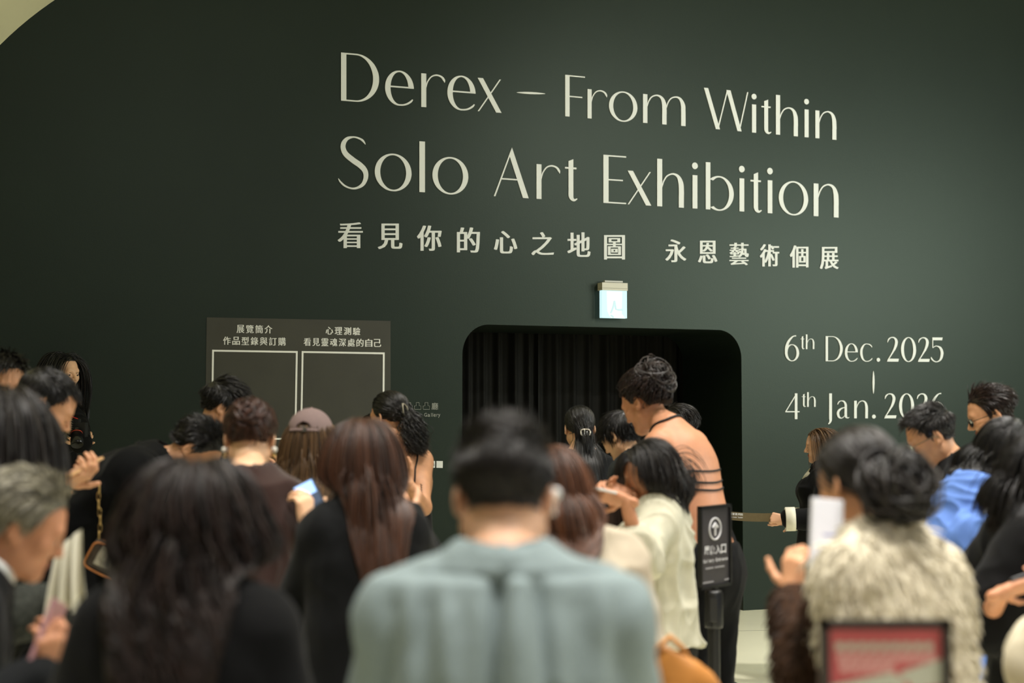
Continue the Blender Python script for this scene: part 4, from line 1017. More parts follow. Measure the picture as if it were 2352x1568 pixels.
PEOPLE['blazer_man'] = person('blazer_man', 'man with thin glasses and black blazer looking down, brushed-up black hair', (2140, 1004), 580, 82, 'mid', male=True, hp=27, np_=16, lean=5, glasses='#8a7a60', nose=.9,
    hair=dict(style='short', color='soft', L=.055, n=1900, sideL=.018, flow=(0, .45, .5), side=(0, -.4, -1), lift=.9, seed=18), top=dict(col='#17181a', name='blazer', ease=.026, hem=.44, collar='blazer'), bottom=dict(col='#141416'),
    arms={'L': dict(loc=(-.08, .34, -.12), pose='phone'), 'R': dict(loc=(.08, .34, -.12), pose='phone')})
PEOPLE['back_man'] = person('back_man', 'man with glasses and swept black hair, rearmost above the blue-shirted woman', (2276, 953), 512, 80, 'mid', male=True, hp=20, np_=14, glasses='#2a2826',
    hair=dict(style='short', color='dark', L=.080, n=1900, sideL=.03, flow=(.0, -.8, .35), side=(0, -.5, -1), lift=.32, seed=19), top=dict(col='#1a1a1c', name='shirt', collar='shirt', hem=.46), bottom=dict(col='#141416'),
    arms={'L': dict(loc=(-.08, .34, -.12), pose='phone'), 'R': dict(loc=(.08, .34, -.12), pose='phone')})
PEOPLE['blue_shirt_woman'] = person('blue_shirt_woman', 'woman with long black hair, face mask and oversized blue shirt holding a white phone', (2322, 1042), 670, -112, 'fair', hp=34, np_=18, lean=8,
    hair=dict(style='long', color='black', L=.36, n=2200, r=.0018, seed=20, vol=.010, fringe=.10, gather=2., gy=.075, gw=.05), top=dict(col='#5f80c4', name='shirt', ease=.045, hem=.42, collar='shirt', wr=.016, sl_ease=.020, sleeve=.86, seed=22, rough=.75, flare=.02), bottom=dict(col='#101114'),
    arms={'R': dict(w=(2274, 1208, 700), pose='phone', x=(.35, -.1, .85), z=(.4, -.3, -.6), pole=(.5, -.4, -.9)), 'L': dict(w=(2304, 1200, 650), pose='phone', x=(.2, .0, .9), z=(.8, .4, -.2))})
PEOPLE['tee_person'] = person('tee_person', 'person in black T-shirt with dark hair holding a black phone at the picture edge', (2408, 1096), 790, -98, 'warm', hp=32, np_=10, lean=-3, hunch=2,
    hair=dict(style='bob', color='black', L=.22, n=1700, r=.002, seed=23, vol=.02, fringe=.09), top=dict(col='#0d0d0e', name='t_shirt', ease=.04, hem=.42, collar='crew', sleeve=.46, sl_ease=.03), bottom=dict(col='#0b0b0c'),
    arms={'R': dict(w=(2300, 1362, 850), pose='phone', x=(.9, .1, .25), z=(-.1, -.6, -.75), pole=(.3, -.7, -.9)), 'L': dict(w=(2345, 1356, 780), pose='phone', x=(.7, -.3, .4), z=(0, .5, -.8))})
PEOPLE['cap_woman'] = person('cap_woman', 'woman in mauve baseball cap with long light brown hair seen from behind', (714, 1020), 600, -8, 'fair', hp=8,
    hair=dict(style='long', color='light', L=.52, n=2200, r=.0019, seed=24, vol=.006, gather=.5, gy=-.09, gw=.085, part=.0), top=dict(col='#16171a', name='shirt', ease=.02, hem=.46, collar='crew'), bottom=dict(col='#0e0e10'),
    arms={'R': dict(loc=(.12, .34, -.1), pose='phone'), 'L': dict(loc=(-.12, .34, -.1), pose='phone')})
PEOPLE['earring_woman'] = person('earring_woman', 'woman with brown updo, pearl earrings and dark brown sweater', (574, 1008), 720, 8, 'pale', hp=24, np_=20, lean=4, bw=1.0,
    hair=dict(style='tied', color='brown', tie=(0, -.080, .045), tail=0, bun=.040, n=1900, r=.0022, seed=25, vol=.018, wild=.15), top=dict(col='#33201b', name='sweater', ease=.018, hem=.46, sleeve=.60, neck=.018, wr=.010, sheen=.3), bottom=dict(col='#111114'),
    arms={'R': dict(w=(706, 1212, 760), pose='phone', x=(-.12, .15, .95), z=(.75, -.55, .1), pole=(.75, -.1, -.9)), 'L': dict(loc=(-.12, .34, -.1), pose='phone')})
PEOPLE['brown_hair_woman'] = person('brown_hair_woman', 'woman with long straight chestnut hair over a black coat', (832, 1058), 840, 10, 'fair', hp=16, lean=3, bw=.84,
    hair=dict(style='long', color='chest', L=.60, n=3000, r=.0022, seed=26, vol=.008, gather=2., gy=-.09, gx=.035, gw=.080, wild=.05), top=dict(col='#0c0d0e', name='coat', ease=.022, hem=.40, collar='crew', sl_ease=.008), bottom=dict(col='#0c0c0d'),
    arms={'R': dict(w=(936, 1190, 790), pose='phone', x=(-.4, .3, .8), z=(.5, -.6, .2), pole=(.4, -.2, -1)), 'L': dict(loc=(-.12, .36, -.05), pose='phone')})
PEOPLE['cream_coat_woman'] = person('cream_coat_woman', 'woman with long auburn-brown hair and cream coat beside the grey-shirted man', (1252, 1124), 930, 14, 'fair', hp=14, lean=4, bw=1.18,
    hair=dict(style='long', color='auburn', L=.56, n=2600, r=.0024, seed=27, vol=.010, gather=2., gy=-.08, gx=.02, gw=.060, wild=.06), top=dict(col='#b3a793', name='coat', ease=.034, hem=.30, collar='crew', sl_ease=.016, wr=.018), bottom=dict(col='#15151a'),
    arms={'R': dict(pose='relax'), 'L': dict(loc=(-.12, .36, -.05), pose='phone')})
PEOPLE['dark_hair_person'] = person('dark_hair_person', 'person with long dark hair in a houndstooth coat at the left picture edge', (-8, 1000), 900, -40, 'fair', hp=14,
    hair=dict(style='long', color='soft', L=.30, n=1800, r=.0026, seed=28, vol=.022), top=dict(col='#2c2e29', name='coat', ease=.035, hem=.36, collar='crew', var=.7, vs=90), bottom=dict(col='#101012'),
    arms={'R': dict(w=(120, 1400, 940), pose='relax', x=(.6, .2, -.3), z=(0, -.5, .8)), 'L': dict(loc=(-.12, .3, -.1), pose='phone')})
PEOPLE['fur_woman'] = person('fur_woman', 'woman in cream fur coat with dark clipped hair, white phone and brown fur sleeve', (1970, 1108), 1080, 28, 'mid', hp=18, np_=14, bw=.92,
    hair=dict(style='tied', color='soft', tie=(-.002, -.100, -.055), tail=0, bun=.074, n=2200, r=.0026, seed=29, vol=.013, wild=.20), top=dict(col='#cfc6b0', name='fur_coat', ease=.022, hem=.34, sleeve=.75, sides='R', sl_ease=.006, wr=.010, fur=dict(n=9000, L=.034, r=.0030)), bottom=dict(col='#141416'),
    arms={'L': dict(w=(1818, 1366, 1010), pose='phone', x=(.1, .2, .95), z=(-.8, -.5, .1), pole=(-.25, -.2, -1)), 'R': dict(loc=(.12, .36, .0), pose='phone')})
PEOPLE['grey_haired_man'] = person('grey_haired_man', 'grey-haired man in dark suit looking down at his phone, nearest on the left', (52, 1212), 1090, -72, 'warm', male=True, hp=24, np_=22, lean=6, hunch=14,
    hair=dict(style='short', color='grey', L=.07, n=1900, sideL=.03, flow=(.2, -.3, .2), side=(0, -.6, -1), lift=.45, r=.0026, seed=30), top=dict(col='#101214', name='suit_jacket', ease=.028, hem=.42, collar='shirt', collar_up=.030, collar_col='#d5d8d6'), bottom=dict(col='#101214'),
    arms={'R': dict(w=(92, 1562, 1160), pose='phone', x=(.25, .0, .9), z=(.7, -.6, .0), pole=(.5, -.4, -.9)), 'L': dict(w=(108, 1580, 1080), pose='phone', x=(.3, .1, .9), z=(.3, .8, -.1))})
PEOPLE['wavy_woman'] = person('wavy_woman', 'woman with big wavy dark brown hair over a black coat, nearest left of centre', (444, 1206), 1290, 4, 'fair', hp=16,
    hair=dict(style='wavy', color='wavy', L=.74, n=2800, r=.0034, seed=31, vol=.017, curl=.014, curlf=7, gather=2., gy=-.10, gx=-.015, gw=.092, wild=.12), top=dict(col='#060607', name='coat', ease=.028, hem=.36, collar='crew', sl_ease=.014), bottom=dict(col='#0c0c0d'),
    arms={})
def shirt_disp(V, p):
    """yoke seam, centre box pleat and hanging folds of the front man's shirt"""
    L = V-p['nb']; x = L@p['x0']; z = L[:, 2]; back = np.clip(-(V-p['chest'])@p['fwd']/.03, 0, 1)
    zy = .020*p['q']; d = np.where(z > zy, .004, 0)*back; b = back*np.clip((zy-z)/.02, 0, 1); f = np.clip((zy-z)/.25, 0, 1)
    G = lambda c, w_: np.exp(-((x-c)/w_)**2)
    g = -.034*G(-.006-.015*f, .013)-.022*G(.046+.03*f, .012)+.016*G(.018+.006*f, .018)
    for c, sl, w_, a in ((-.120, .10, .020, .026), (-.165, .03, .018, .022), (.125, -.10, .019, .022), (.168, -.06, .016, .022), (-.066, .07, .022, .012)):
        g = g-.72*a*(G(c-sl*(z-zy), w_)-.55*G(c+.035-sl*(z-zy), w_*1.1))*np.clip((zy-z)/.05, 0, 1)
    return np.clip(d+b*(.012+g*.8), -.013, .03)
PEOPLE['grey_shirt_man'] = person('grey_shirt_man', 'man in blue-grey shirt with white earbud seen from behind, nearest in the middle', (1157, 1142), 1430, 0, 'fair', male=True, hp=19, np_=16, lean=3, bw=.96,
    hair=dict(style='short', color='soft', L=.055, n=2800, sideL=.020, flow=(0, -.2, .6), side=(0, -.2, -1), lift=.5, r=.0024, seed=32), top=dict(col='#7a8788', name='shirt', ease=.026, hem=.44, collar='shirt', wr=.005, disp=shirt_disp, sl_ease=.010, h=.006, rough=.8), bottom=dict(col='#1a1d22'),
    arms={'R': dict(loc=(.10, .34, -.10), pose='phone', pole=(.55, -.3, -.8)), 'L': dict(loc=(-.10, .34, -.10), pose='phone', pole=(-.55, -.3, -.8))})
person('edge_person', 'person in a cream coat, only one elbow showing at the lower right edge', (2606, 1070), 1050, 10, 'fair', hp=14,
    hair=dict(style='short', color='black', L=.06, n=900, seed=33), top=dict(col='#c2b9a2', name='coat', ease=.03, hem=.36, collar='crew', sl_ease=.016), bottom=dict(col='#141416'),
    arms={'L': dict(loc=(-.12, .34, -.06), pose='phone', pole=(-.6, -.2, -.8)), 'R': dict(loc=(.12, .34, -.06), pose='phone')})
# ------------------------------------------------------------------ things worn, held and carried
def snap(p, pts, val, n=8):
    """lay a path of points onto the wearer's body"""
    X = spline3(pts, n)
    for _ in range(4):
        d = p['col'].at(X); e = .003; g = np.stack([p['col'].at(X+np.eye(3)[i]*e)-p['col'].at(X-np.eye(3)[i]*e) for i in range(3)], 1)
        g /= np.linalg.norm(g, axis=1, keepdims=True)+1e-9; X = X+g*(val-d)[:, None]
    return X
def spline3(pts, n):
    q = np.asarray(pts, float); q = np.vstack((2*q[0]-q[1], q, 2*q[-1]-q[-2])); out = []
    for i in range(1, len(q)-2):
        for k in range(n):
            t = k/n; a, b, c, d = q[i-1:i+3]; out.append(.5*(2*b+(c-a)*t+(2*a-5*b+4*c-d)*t*t+(3*b-a-3*c+d)*t**3))
    return np.array(out+[q[-2]])
def worn(p, name, pts, r, m, parent=None, **k): return tube(name, pts, r, m, parent or p['root'], **k)
M_silver = mat('silver_metal', (.55, .54, .50), .25, .5, metal=1.); M_gold = mat('gold_metal', (.62, .42, .16), .3, .5, metal=1.)
M_pearl = mat('pearl', (.80, .76, .68), .18, .6); M_strap = mat('black_strap', (.01, .009, .009), .6, .3)
def sphere(name, c, r, m, parent, n=16, sc=(1, 1, 1)):
    a = np.linspace(0, math.pi, n//2+1); V = []
    prof = [(r*math.sin(x)*sc[0], -r*math.cos(x)*sc[2]) for x in a]; return lathe(name, c, prof, m, parent, n)
# baseball cap
p = PEOPLE['cap_woman']; T, hs, Rh, hc_ = p['T'], p['hs'], p['Rh'], p['hc']
M_cap = mat('mauve_cap_twill', '#8a7674', .85, .2, .06, 30, .15, 600)
v = Vol(); v.ell(T(CRC+(0, 0, .008)), (CRR+(.020, .021, .024))*hs, Rh, .01); v.ell(T(CRC+(0, 0, .006)), (CRR+(.014, .015, .017))*hs, Rh, .004, True)
def capcut(X):
    q_ = (X-hc_)@Rh/hs; c = .035+.10*q_[..., 1]*.12-q_[..., 2]
    o = np.where(q_[..., 1] < 0, .026-np.sqrt((q_[..., 0]/1.15)**2+np.maximum(q_[..., 2]-.052, -.02)**2*1.), -1.)
    return np.maximum(c, o)*hs
v.cuts.append(capcut); V, Q = v.mesh(.0035); cap_ = quads('cap', relax(V, Q, 1), Q, M_cap, p['root'])
tube('cap_strap', [T(((CRR[0]+.026)*math.sin(a), -.012-(CRR[1]+.024)*math.cos(a), .044+y)) for y in (0, ) for a in np.linspace(-.62, .62, 16)], .0065*hs, M_cap, cap_, 8)
box('strap_buckle', T((.012, -.142, .044)), .016*hs, .005*hs, .016*hs, M_silver, cap_, Rh, .001)
bm = bmesh.new(); n_ = 18; up_, lo_ = [], []
for ring_, (rr, zz) in enumerate(((0., .0), (.055, -.014), (.072, -.020))):
    for k_ in range(n_):
        a = -1.15+2.3*k_/(n_-1); x, y = math.sin(a)*(.082+.0*rr), .080*math.cos(a)-.012+rr*math.cos(a*.8)+.0
        up_.append(bm.verts.new(tuple(T((x, y+.012, .045+zz-.012*math.sin(a)**2))))); 
for i in range(2):
    for k_ in range(n_-1): bm.faces.new((up_[i*n_+k_], up_[i*n_+k_+1], up_[(i+1)*n_+k_+1], up_[(i+1)*n_+k_]))
o = from_bm('brim', bm, M_cap, cap_, smooth=True); mo = o.modifiers.new('thick', 'SOLIDIFY'); mo.thickness = .004
sphere('button', T(CRC+(0, 0, .008+CRR[2]+.022)), .007*hs, M_cap, cap_)
# earrings, earbud, clips, necklaces
p = PEOPLE['earring_woman']; T, hs = p['T'], p['hs']
for x in (-1, 1):
    e = sphere('earring', T((x*.083, -.012, -.044)), .0105*hs, M_pearl, p['root']); sphere('gold_drop', T((x*.081, -.004, -.062)), .008*hs, M_gold, e)
p = PEOPLE['grey_shirt_man']; T, hs = p['T'], p['hs']
e = sphere('earbud', T((.0885, -.010, .004)), .0105*hs, mat('earbud_white', (.85, .85, .83), .3, .5), p['root']); tube('stem', [T((.087, -.004, .0)), T((.086, .006, -.03))], .0035*hs, mat('earbud_white', 'ffffff'), e, 8)
p = PEOPLE['curly_woman']; T, hs = p['T'], p['hs']
M_claw = mat('translucent_claw_clip', (.30, .27, .20), .25, .5)
c = None
for x in (-1, 1):
    pts = [T((-.026+x*.016*math.sin(a), -.128-.014*math.sin(a), .012+.032*math.cos(a))) for a in np.linspace(.1, 2.6, 12)]
    c = worn(p, 'hair_clip', pts, np.linspace(.0045, .002, 12)*hs, M_claw) if c is None else worn(p, 'claw', pts, np.linspace(.0045, .002, 12)*hs, M_claw, c)
def around_neck(p, r, drop, tilt, n=36): return [p['nb']+p['uc']*(.012-tilt*math.cos(a))*p['q']-p['fwd']*.010+p['x0']*r*math.sin(a)*p['q']+p['fwd']*r*math.cos(a)*p['q']-p['uc']*drop*max(0, math.cos(a))**2*p['q'] for a in np.linspace(0, 2*math.pi, n+1)[:-1]]
worn(p, 'necklace', around_neck(p, .056, .02, .0), .0016, M_gold, closed=True, sides=6)
J = p['J']
for sd, sx in (('R', 1), ('L', -1)):
    S_ = p['nb']-p['uc']*.045*p['q']+p['x0']*sx*.088*p['q']
    worn(p, 'shoulder_strap', snap(p, [p['chest']+p['uc']*.085*p['q']+p['fwd']*.112*p['q']+p['x0']*sx*.075*p['q'], S_+p['fwd']*.045*p['q']+p['uc']*.030*p['q'], S_+p['uc']*.046*p['q']-p['fwd']*.015, S_-p['fwd']*.088*p['q']-p['uc']*.02*p['q'], p['chest']+p['uc']*.045*p['q']-p['fwd']*.108*p['q']+p['x0']*sx*.066*p['q'], p['chest']-p['uc']*.03*p['q']-p['fwd']*.110*p['q']+p['x0']*sx*.055*p['q']], -.0065), .0042, M_strap)
A_, E_ = J['R'][0], J['R'][1]; ad = unit(E_-A_); vw = unit(CAM-(p['base']+E_)); vw = unit(vw-(vw@ad)*ad); sd_ = np.cross(ad, vw)
worn(p, 'tattoo', [A_+(E_-A_)*(.62+.20*t)+vw*.0385*p['q']+sd_*(.004*math.sin(t*26)+.006) for t in np.linspace(0, 1, 26)], .0012, M_ink, sides=4)
p = PEOPLE['phone_man']
worn(p, 'necklace', around_neck(p, .068, .075, -.005), .0030, M_silver, closed=True, sides=6)
p = PEOPLE['clip_woman']; T, hs = p['T'], p['hs']
pts = [T((.010+.026*math.copysign(abs(math.cos(a))**.6, math.cos(a)), -.146, -.040+.017*math.copysign(abs(math.sin(a))**.6, math.sin(a)))) for a in np.linspace(0, 2*math.pi, 29)[:-1]]
bk = worn(p, 'hair_buckle', pts, .0034*hs, mat('pale_rhinestone_metal', (.72, .66, .56), .2, .6, metal=.7), closed=True, sides=6)
tube('buckle_bar', [T((.004, -.147, -.024)), T((.004, -.147, -.056))], .0024*hs, M_silver, bk, 6); tube('buckle_prong', [T((.018, -.147, -.032)), T((.018, -.147, -.048))], .0022*hs, M_silver, bk, 6)
p = PEOPLE['updo_woman']
worn(p, 'halter_strap', snap(p, around_neck(p, .075, .10, .03), -.0060, 2), .0050, M_strap)
q, ch, wa, fw, x0, uc = p['q'], p['chest'], p['waist'], p['fwd'], p['x0'], p['uc']
for z_, r_ in ((-.04, .150), (-.085, .140), (-.115, .136)):
    o_ = ch+uc*z_*q; worn(p, 'back_strap', snap(p, [o_+x0*r_*1.01*q*math.sin(a)+fw*r_*.685*q*math.cos(a)-uc*.018*q*math.cos(2*a) for a in np.linspace(math.pi*.4, math.pi*1.6, 24)], -.0065, 2), .0042, M_strap)
p = PEOPLE['bent_person']; T, hs = p['T'], p['hs']
tube('hair_clip', [T((-.03, -.105, .055)), T((0, -.115, .062)), T((.03, -.105, .055))], .008*hs, mat('black_hair_clip', (.01, .01, .01), .25, .5), p['root'], 8)
p = PEOPLE['blue_shirt_woman']; T, hs, Rh = p['T'], p['hs'], p['Rh']
v = Vol(); v.ell(T((0, .052, -.055)), np.array((.060, .062, .046))*hs, Rh, .01); v.cuts.append(lambda X, h=p['hc'], r=Rh, k=hs: (.035-((X-h)@r/k)[..., 1])*k)
V, Q = v.mesh(.004); quads('face_mask', relax(V, Q, 1), Q, mat('beige_face_mask', '#c9b592', .8, .2, .03, 20, .1, 400), p['root'])
A_, E_, Wt = p['J']['R'][:3]
lathe('wristband', Wt-(Wt-E_)*.22, [(.031, 0), (.034, .002), (.034, .022), (.031, .024)], mat('pale_green_wristband', '#a9c9b4', .5, .3), p['root'], 20, axis=Wt-E_)
p = PEOPLE['earring_woman']; A_, E_, Wt = p['J']['R'][:3]
lathe('bracelet', Wt-(Wt-E_)*.20, [(.029, 0), (.033, .002), (.033, .016), (.029, .018)], mat('grey_green_bracelet', '#6f7566', .5, .3), p['root'], 20, axis=Wt-E_)
p = PEOPLE['bob_woman']
p = PEOPLE['fur_woman']
M_bf = mat('brown_fur_base', '#3a281d', .9, .1)
HAIRS['brownfur'] = hair_mat('brown_fur', '#3d2a1e', .6, .2, .35, 1.7)
for sd in 'L':
    A_, E_, Wt = p['J'][sd][:3]; v = Vol(); v.cap(A_+(E_-A_)*.30, E_, .062*p['q'], .070*p['q'], .02); v.cap(E_, E_+(Wt-E_)*.85, .068*p['q'], .056*p['q'], .02); V, Q = v.mesh(.009); V = relax(V, Q, 1); sl = quads('fur_sleeve', V, Q, M_bf, p['root'])
    make_fur(p, V, Q, sl, M_bf, n=2200, L=.032, r=.0028, hm=HAIRS['brownfur'], seed=ord(sd))
# phones: held just in front of the palm of the named hand
def held(who, side, label, up=None, nrm=None, d=(.075, -.022), at=None, **k):
    p = PEOPLE[who]; _, _, Wt, x, z, _ = p['J'][side][:6]; x = unit(x); z = unit(z-(z@x)*x)
    return phone(label, at if at is not None else p['base']+Wt+x*d[0]*p['q']+z*d[1]*p['q'], x if up is None else up, -z if nrm is None else nrm, **k)
held('phone_man', 'R', 'gold phone held out by the man with the silver necklace', up=(.50, .78, .38), nrm=(-.45, -.35, .82), d=(.085, -.026), col='#c79a63', screen=(.5, .28, .16), es=.35)
held('mullet_man', 'R', 'small black phone in the hand beside the pearl-earring woman', up=(.85, .2, .45), nrm=(-.4, .3, .85), d=(.12, -.022), col='#0b0c0e', screen=(.10, .16, .2), es=.3)
held('earring_woman', 'R', 'phone with glowing blue screen beside the chestnut-haired woman', at=P(719, 1160, 752), up=(-.45, .10, .9), nrm=(-.15, -.95, .25), col='#30343c', screen=(.06, .08, .12), es=1., sec=((.22, .48, (.35, .58, 1.), 1.3), (-.46, -.05, (.25, .5, 1.), 1.3)))
held('bob_woman', 'L', 'thin white-edged phone held by the woman in the cream jacket', up=(-.95, .15, .22), nrm=(.2, .1, .95), d=(.125, -.022), col='#d8d4cf', screen=(.5, .5, .52), es=.3)
held('blue_shirt_woman', 'R', 'white phone close to the masked woman in the blue shirt', d=(.11, -.02), nrm=(-.4, .5, .6), col='#d9d9dc', screen=(.4, .4, .42), es=.2)
held('tee_person', 'R', 'black phone in the hands of the person in the T-shirt', up=(.9, .1, .3), nrm=(-.2, .4, .85), d=(.12, -.028), col='#121213')
held('grey_haired_man', 'R', 'pink-cased phone low in the hand of the grey-haired man', d=(.09, -.024), up=(.25, .3, .9), nrm=(-.9, .2, .45), col='#b98a90', screen=(.5, .42, .42), es=.4)
pc = P(1898, 1226, 1120)
ph = phone('large white-screened phone raised beside the fur coat woman', pc, (.08, .15, 1), (.12, -.97, .15), col='#e6e6ea', screen=(.80, .80, .86), es=.12, w_=.068, l_=.145)
box('screen_text', np.array((-.004, -.0062, -.002)), .042, .0006, .005, mat('violet_screen_text', (.42, .44, .72), .5), ph)
# camera with fluffy microphone
c0 = P(174, 1006, 386); t = thing('camera', c0, 'black camera with fluffy grey microphone in front of the woman at the wall', 'camera')
M_cam = mat('camera_black', (.012, .012, .012), .45, .4); M_lens = mat('lens_black', (.008, .008, .009), .25, .5)
bm = bmesh.new(); box_bm(bm, (0, 0, .05), .13, .055, .085); box_bm(bm, (0, -.002, .10), .05, .045, .03); from_bm('camera_body', bm, M_cam, t, .006)
ld = unit((.22, -.55, -.75)); lathe('lens_barrel', (.012, -.03, .045), [(.030, 0), (.032, .02), (.034, .022), (.034, .06), (.037, .062), (.037, .105), (.033, .107), (.030, .100), (0, .098)], M_lens, t, 24, axis=ld)
lathe('red_ring', np.array((.012, -.03, .045))+ld*.018, [(.033, 0), (.0345, .001), (.0345, .005), (.033, .006)], mat('red_orange_ring', (.55, .06, .02), .4, .4), t, 24, axis=ld)
v = Vol(); v.cap((-.045, -.06, .10), (-.055, -.10, .01), .028, .030, .01); V, Q = v.mesh(.006); mo = quads('microphone_windshield', V, Q, mat('grey_fur_windshield', '#55524a', .95, .1, .4, 60), t)
rg = np.random.default_rng(5); i_ = rg.choice(len(V), 900); Nn = normals(V, Q)[i_]+rg.normal(size=(900, 3))*.4
Vt, Qt = tube_arrays(np.stack([V[i_], V[i_]+Nn*.007, V[i_]+Nn*.012-np.array((0, 0, .004))], 1), np.array((.0014, .0011, .0004)), 3); quads('fluff', Vt, Qt, HAIRS['grey'], mo, True, np.repeat(rg.uniform(0, .6, 900), 9))
tube('red_cable', [(-.03, -.03, .12), (-.01, -.045, .128), (.02, -.03, .115)], .0028, mat('red_cable', (.5, .02, .015), .4), t, 6)
# quilted chain bag at the bent person's side
c0 = P(242, 1283, 640); t = thing('shoulder_bag', c0, 'quilted chain shoulder bag with tan piping at the bent person side', 'bag')
Rb = ry(rad(28))@rz(rad(8)); M_q = mat('dark_quilted_leather', '#3a3026', .5, .4, .3, 50, .6, 90); M_tan = mat('tan_piping', '#b0703c', .55, .3)
box('bag_body', (.01, 0, 0), .14, .055, .10, M_q, t, Rb, .018)
for y in (-.030, .030): tube('piping', [Rb@np.array((.01+.070*math.copysign(abs(math.cos(a))**.35, math.cos(a)), y, .050*math.copysign(abs(math.sin(a))**.35, math.sin(a)))) for a in np.linspace(0, 2*math.pi, 33)[:-1]], .0032, M_tan, t, 6, True)
box('flap', Rb@np.array((.02, -.031, .008)), .10, .006, .07, mat('pale_grey_flap', '#9a9484', .5, .4, .25, 60, .6, 120), t, Rb, .003)
for k_ in range(7):
    z0 = .075+.028*k_; tube('chain_link', [Rb@np.array((-.03, 0, .05))+np.array((-.02+.0*k_+.004*math.sin(k_), 0, z0-.05))+np.array((.006*math.cos(a)*(k_ % 2), .006*math.cos(a)*((k_+1) % 2), .016*math.sin(a))) for a in np.linspace(0, 2*math.pi, 13)[:-1]], .0018, M_gold, t, 5, True)
# white cloth hanging over an arm on the left
def cloth(name, label, cat, tl, tr, br, bl, s, m, waves=3, amp=.02):
    A4 = [P(*c, s) for c in (tl, tr, br, bl)]; org = (A4[0]+A4[1])/2; t = thing(name, org, label, cat); nu, nv = 40, 24; V = []
    for side in (0, 1):
        for j in range(nv+1):
            for i in range(nu+1):
                x, y = i/nu, j/nv; a = A4[0]*(1-x)+A4[1]*x; b = A4[3]*(1-x)+A4[2]*x
                V.append(a*(1-y)+b*y+np.array((0, -amp*math.sin(x*math.pi*2*waves+.6*y)*(.3+y)-.02*math.sin(y*2.2)+side*.008, .02*math.sin(x*5.2)*y))-org)
    k = (nu+1)*(nv+1); Q = [[sd*k+j*(nu+1)+i, sd*k+j*(nu+1)+i+1, sd*k+(j+1)*(nu+1)+i+1, sd*k+(j+1)*(nu+1)+i] for sd in (0, 1) for j in range(nv) for i in range(nu)]
    quads('folded_cloth', V, Q, m, t); return t
cloth('shawl', 'cream-white shawl hanging in folds over the arm beside the houndstooth coat', 'shawl', (128, 1262), (186, 1214), (206, 1372), (106, 1442), 960, mat('cream_white_cloth', '#e2decb', .85, .2, .04, 12, .1, 300))
cloth('coat', 'dark brown coat carried over the arm in front of the tweed jacket', 'coat', (1398, 1096), (1470, 1072), (1476, 1330), (1392, 1330), 556, mat('dark_brown_cloth', '#2e211b', .85, .2, .08, 14, .15, 300), 2, .03)
# tan leather bag of the cream coat woman
c0 = P(1568, 1560, 1010); t = thing('handbag', c0, 'tan leather handbag hanging beside the cream coat in front', 'bag')
M_tanl = mat('tan_leather', '#b5793a', .5, .35, .12, 10, .15, 120); v = Vol(); v.cap((-.035, 0, .03), (.03, 0, -.02), .040, .055, .03, .55, (.2, 1, 0)); v.cap((-.05, 0, -.10), (.055, 0, -.12), .065, .07, .05, .55, (.2, 1, 0)); V, Q = v.mesh(.007); V = relax(V, Q, 2); quads('bag_body', wrinkle(V, normals(V, Q), .010, 31), Q, M_tanl, t)
tube('handle', [(-.06, 0, .03), (-.06, -.01, .07), (-.03, -.02, .10), (.0, -.01, .07), (.02, 0, .03)], .007, M_tanl, t, 8)

# ------------------------------------------------------------------ queue barrier posts, belt and signs
M_post2 = mat('black_powder_coat', (.010, .010, .010), .4, .45)
def stanchion(px, s, label, top, cas=True):
    c = P(px, 945, s); c[2] = 0; t = thing('barrier_post', c, label, 'barrier post')
    lathe('base', (0, 0, 0), [(0, 0), (.17, 0), (.17, .012), (.15, .022), (.04, .030), (.034, .034)], M_post2, t, 36)
    lathe('pole', (0, 0, 0), [(.024, .03), (.024, top-.14)], M_post2, t, 24)
    lathe('belt_cassette', (0, 0, 0), [(.024, top-.145), (.034, top-.142), (.036, top-.13), (.036, top-.012), (.032, top), (.0, top)], M_post2, t, 24)
    box('belt_clip', (-.005, -.034, top-.07), .03, .014, .09, mat('black_plastic', (.015, .015, .016), .3, .5), t, None, .003)
    return t, c
t1, c1 = stanchion(1636, 592, 'black barrier post carrying the gallery entrance sign', .882)
SA = rad(50); SX = np.array((math.cos(SA), math.sin(SA), 0)); SN = np.array((math.sin(SA), -math.cos(SA), 0)); SR = np.stack((SX, -SN, np.array((0, 0, 1.))), 1)
sw, sh_ = .225, .318; sc0 = P(1642, 1254, 592); st = thing('entrance_sign', sc0, 'dark framed entrance sign with circled arrow on the barrier post', 'sign')
M_fr = mat('black_sign_frame', (.009, .009, .009), .35, .5)
bm = bmesh.new()
for (x, z, a, b_) in ((0, sh_/2-.006, sw, .012), (0, -sh_/2+.006, sw, .012), (-sw/2+.006, 0, .012, sh_), (sw/2-.006, 0, .012, sh_)): box_bm(bm, SR@np.array((x, 0, z)), a, .018, b_, SR)
from_bm('frame', bm, M_fr, st)
box('sign_panel', SR@np.array((0, .003, 0)), sw-.02, .006, sh_-.02, mat('grey_violet_print', (.060, .055, .058), .35, .5), st, SR)
box('bracket', np.array((0, 0, -sh_/2-.012)), .03, .012, .024, M_fr, st, SR)
M_sw = mat('sign_white_print', (.72, .71, .72), .5, .3)
def on_sign(x, y): return SR@np.array(((x-.5)*(sw-.024), -.0015, (.5-y)*(sh_-.024)))
tube('arrow_circle', [on_sign(.5+.205*math.cos(a), .27+.140*math.sin(a)) for a in np.linspace(0, 2*math.pi, 41)[:-1]], .0035, M_sw, st, 6, True)
for pts in ([(.5, .36), (.5, .20)], [(.40, .255), (.5, .195), (.60, .255)]): tube('arrow', [on_sign(*q_) for q_ in pts], .0042, M_sw, st, 6)
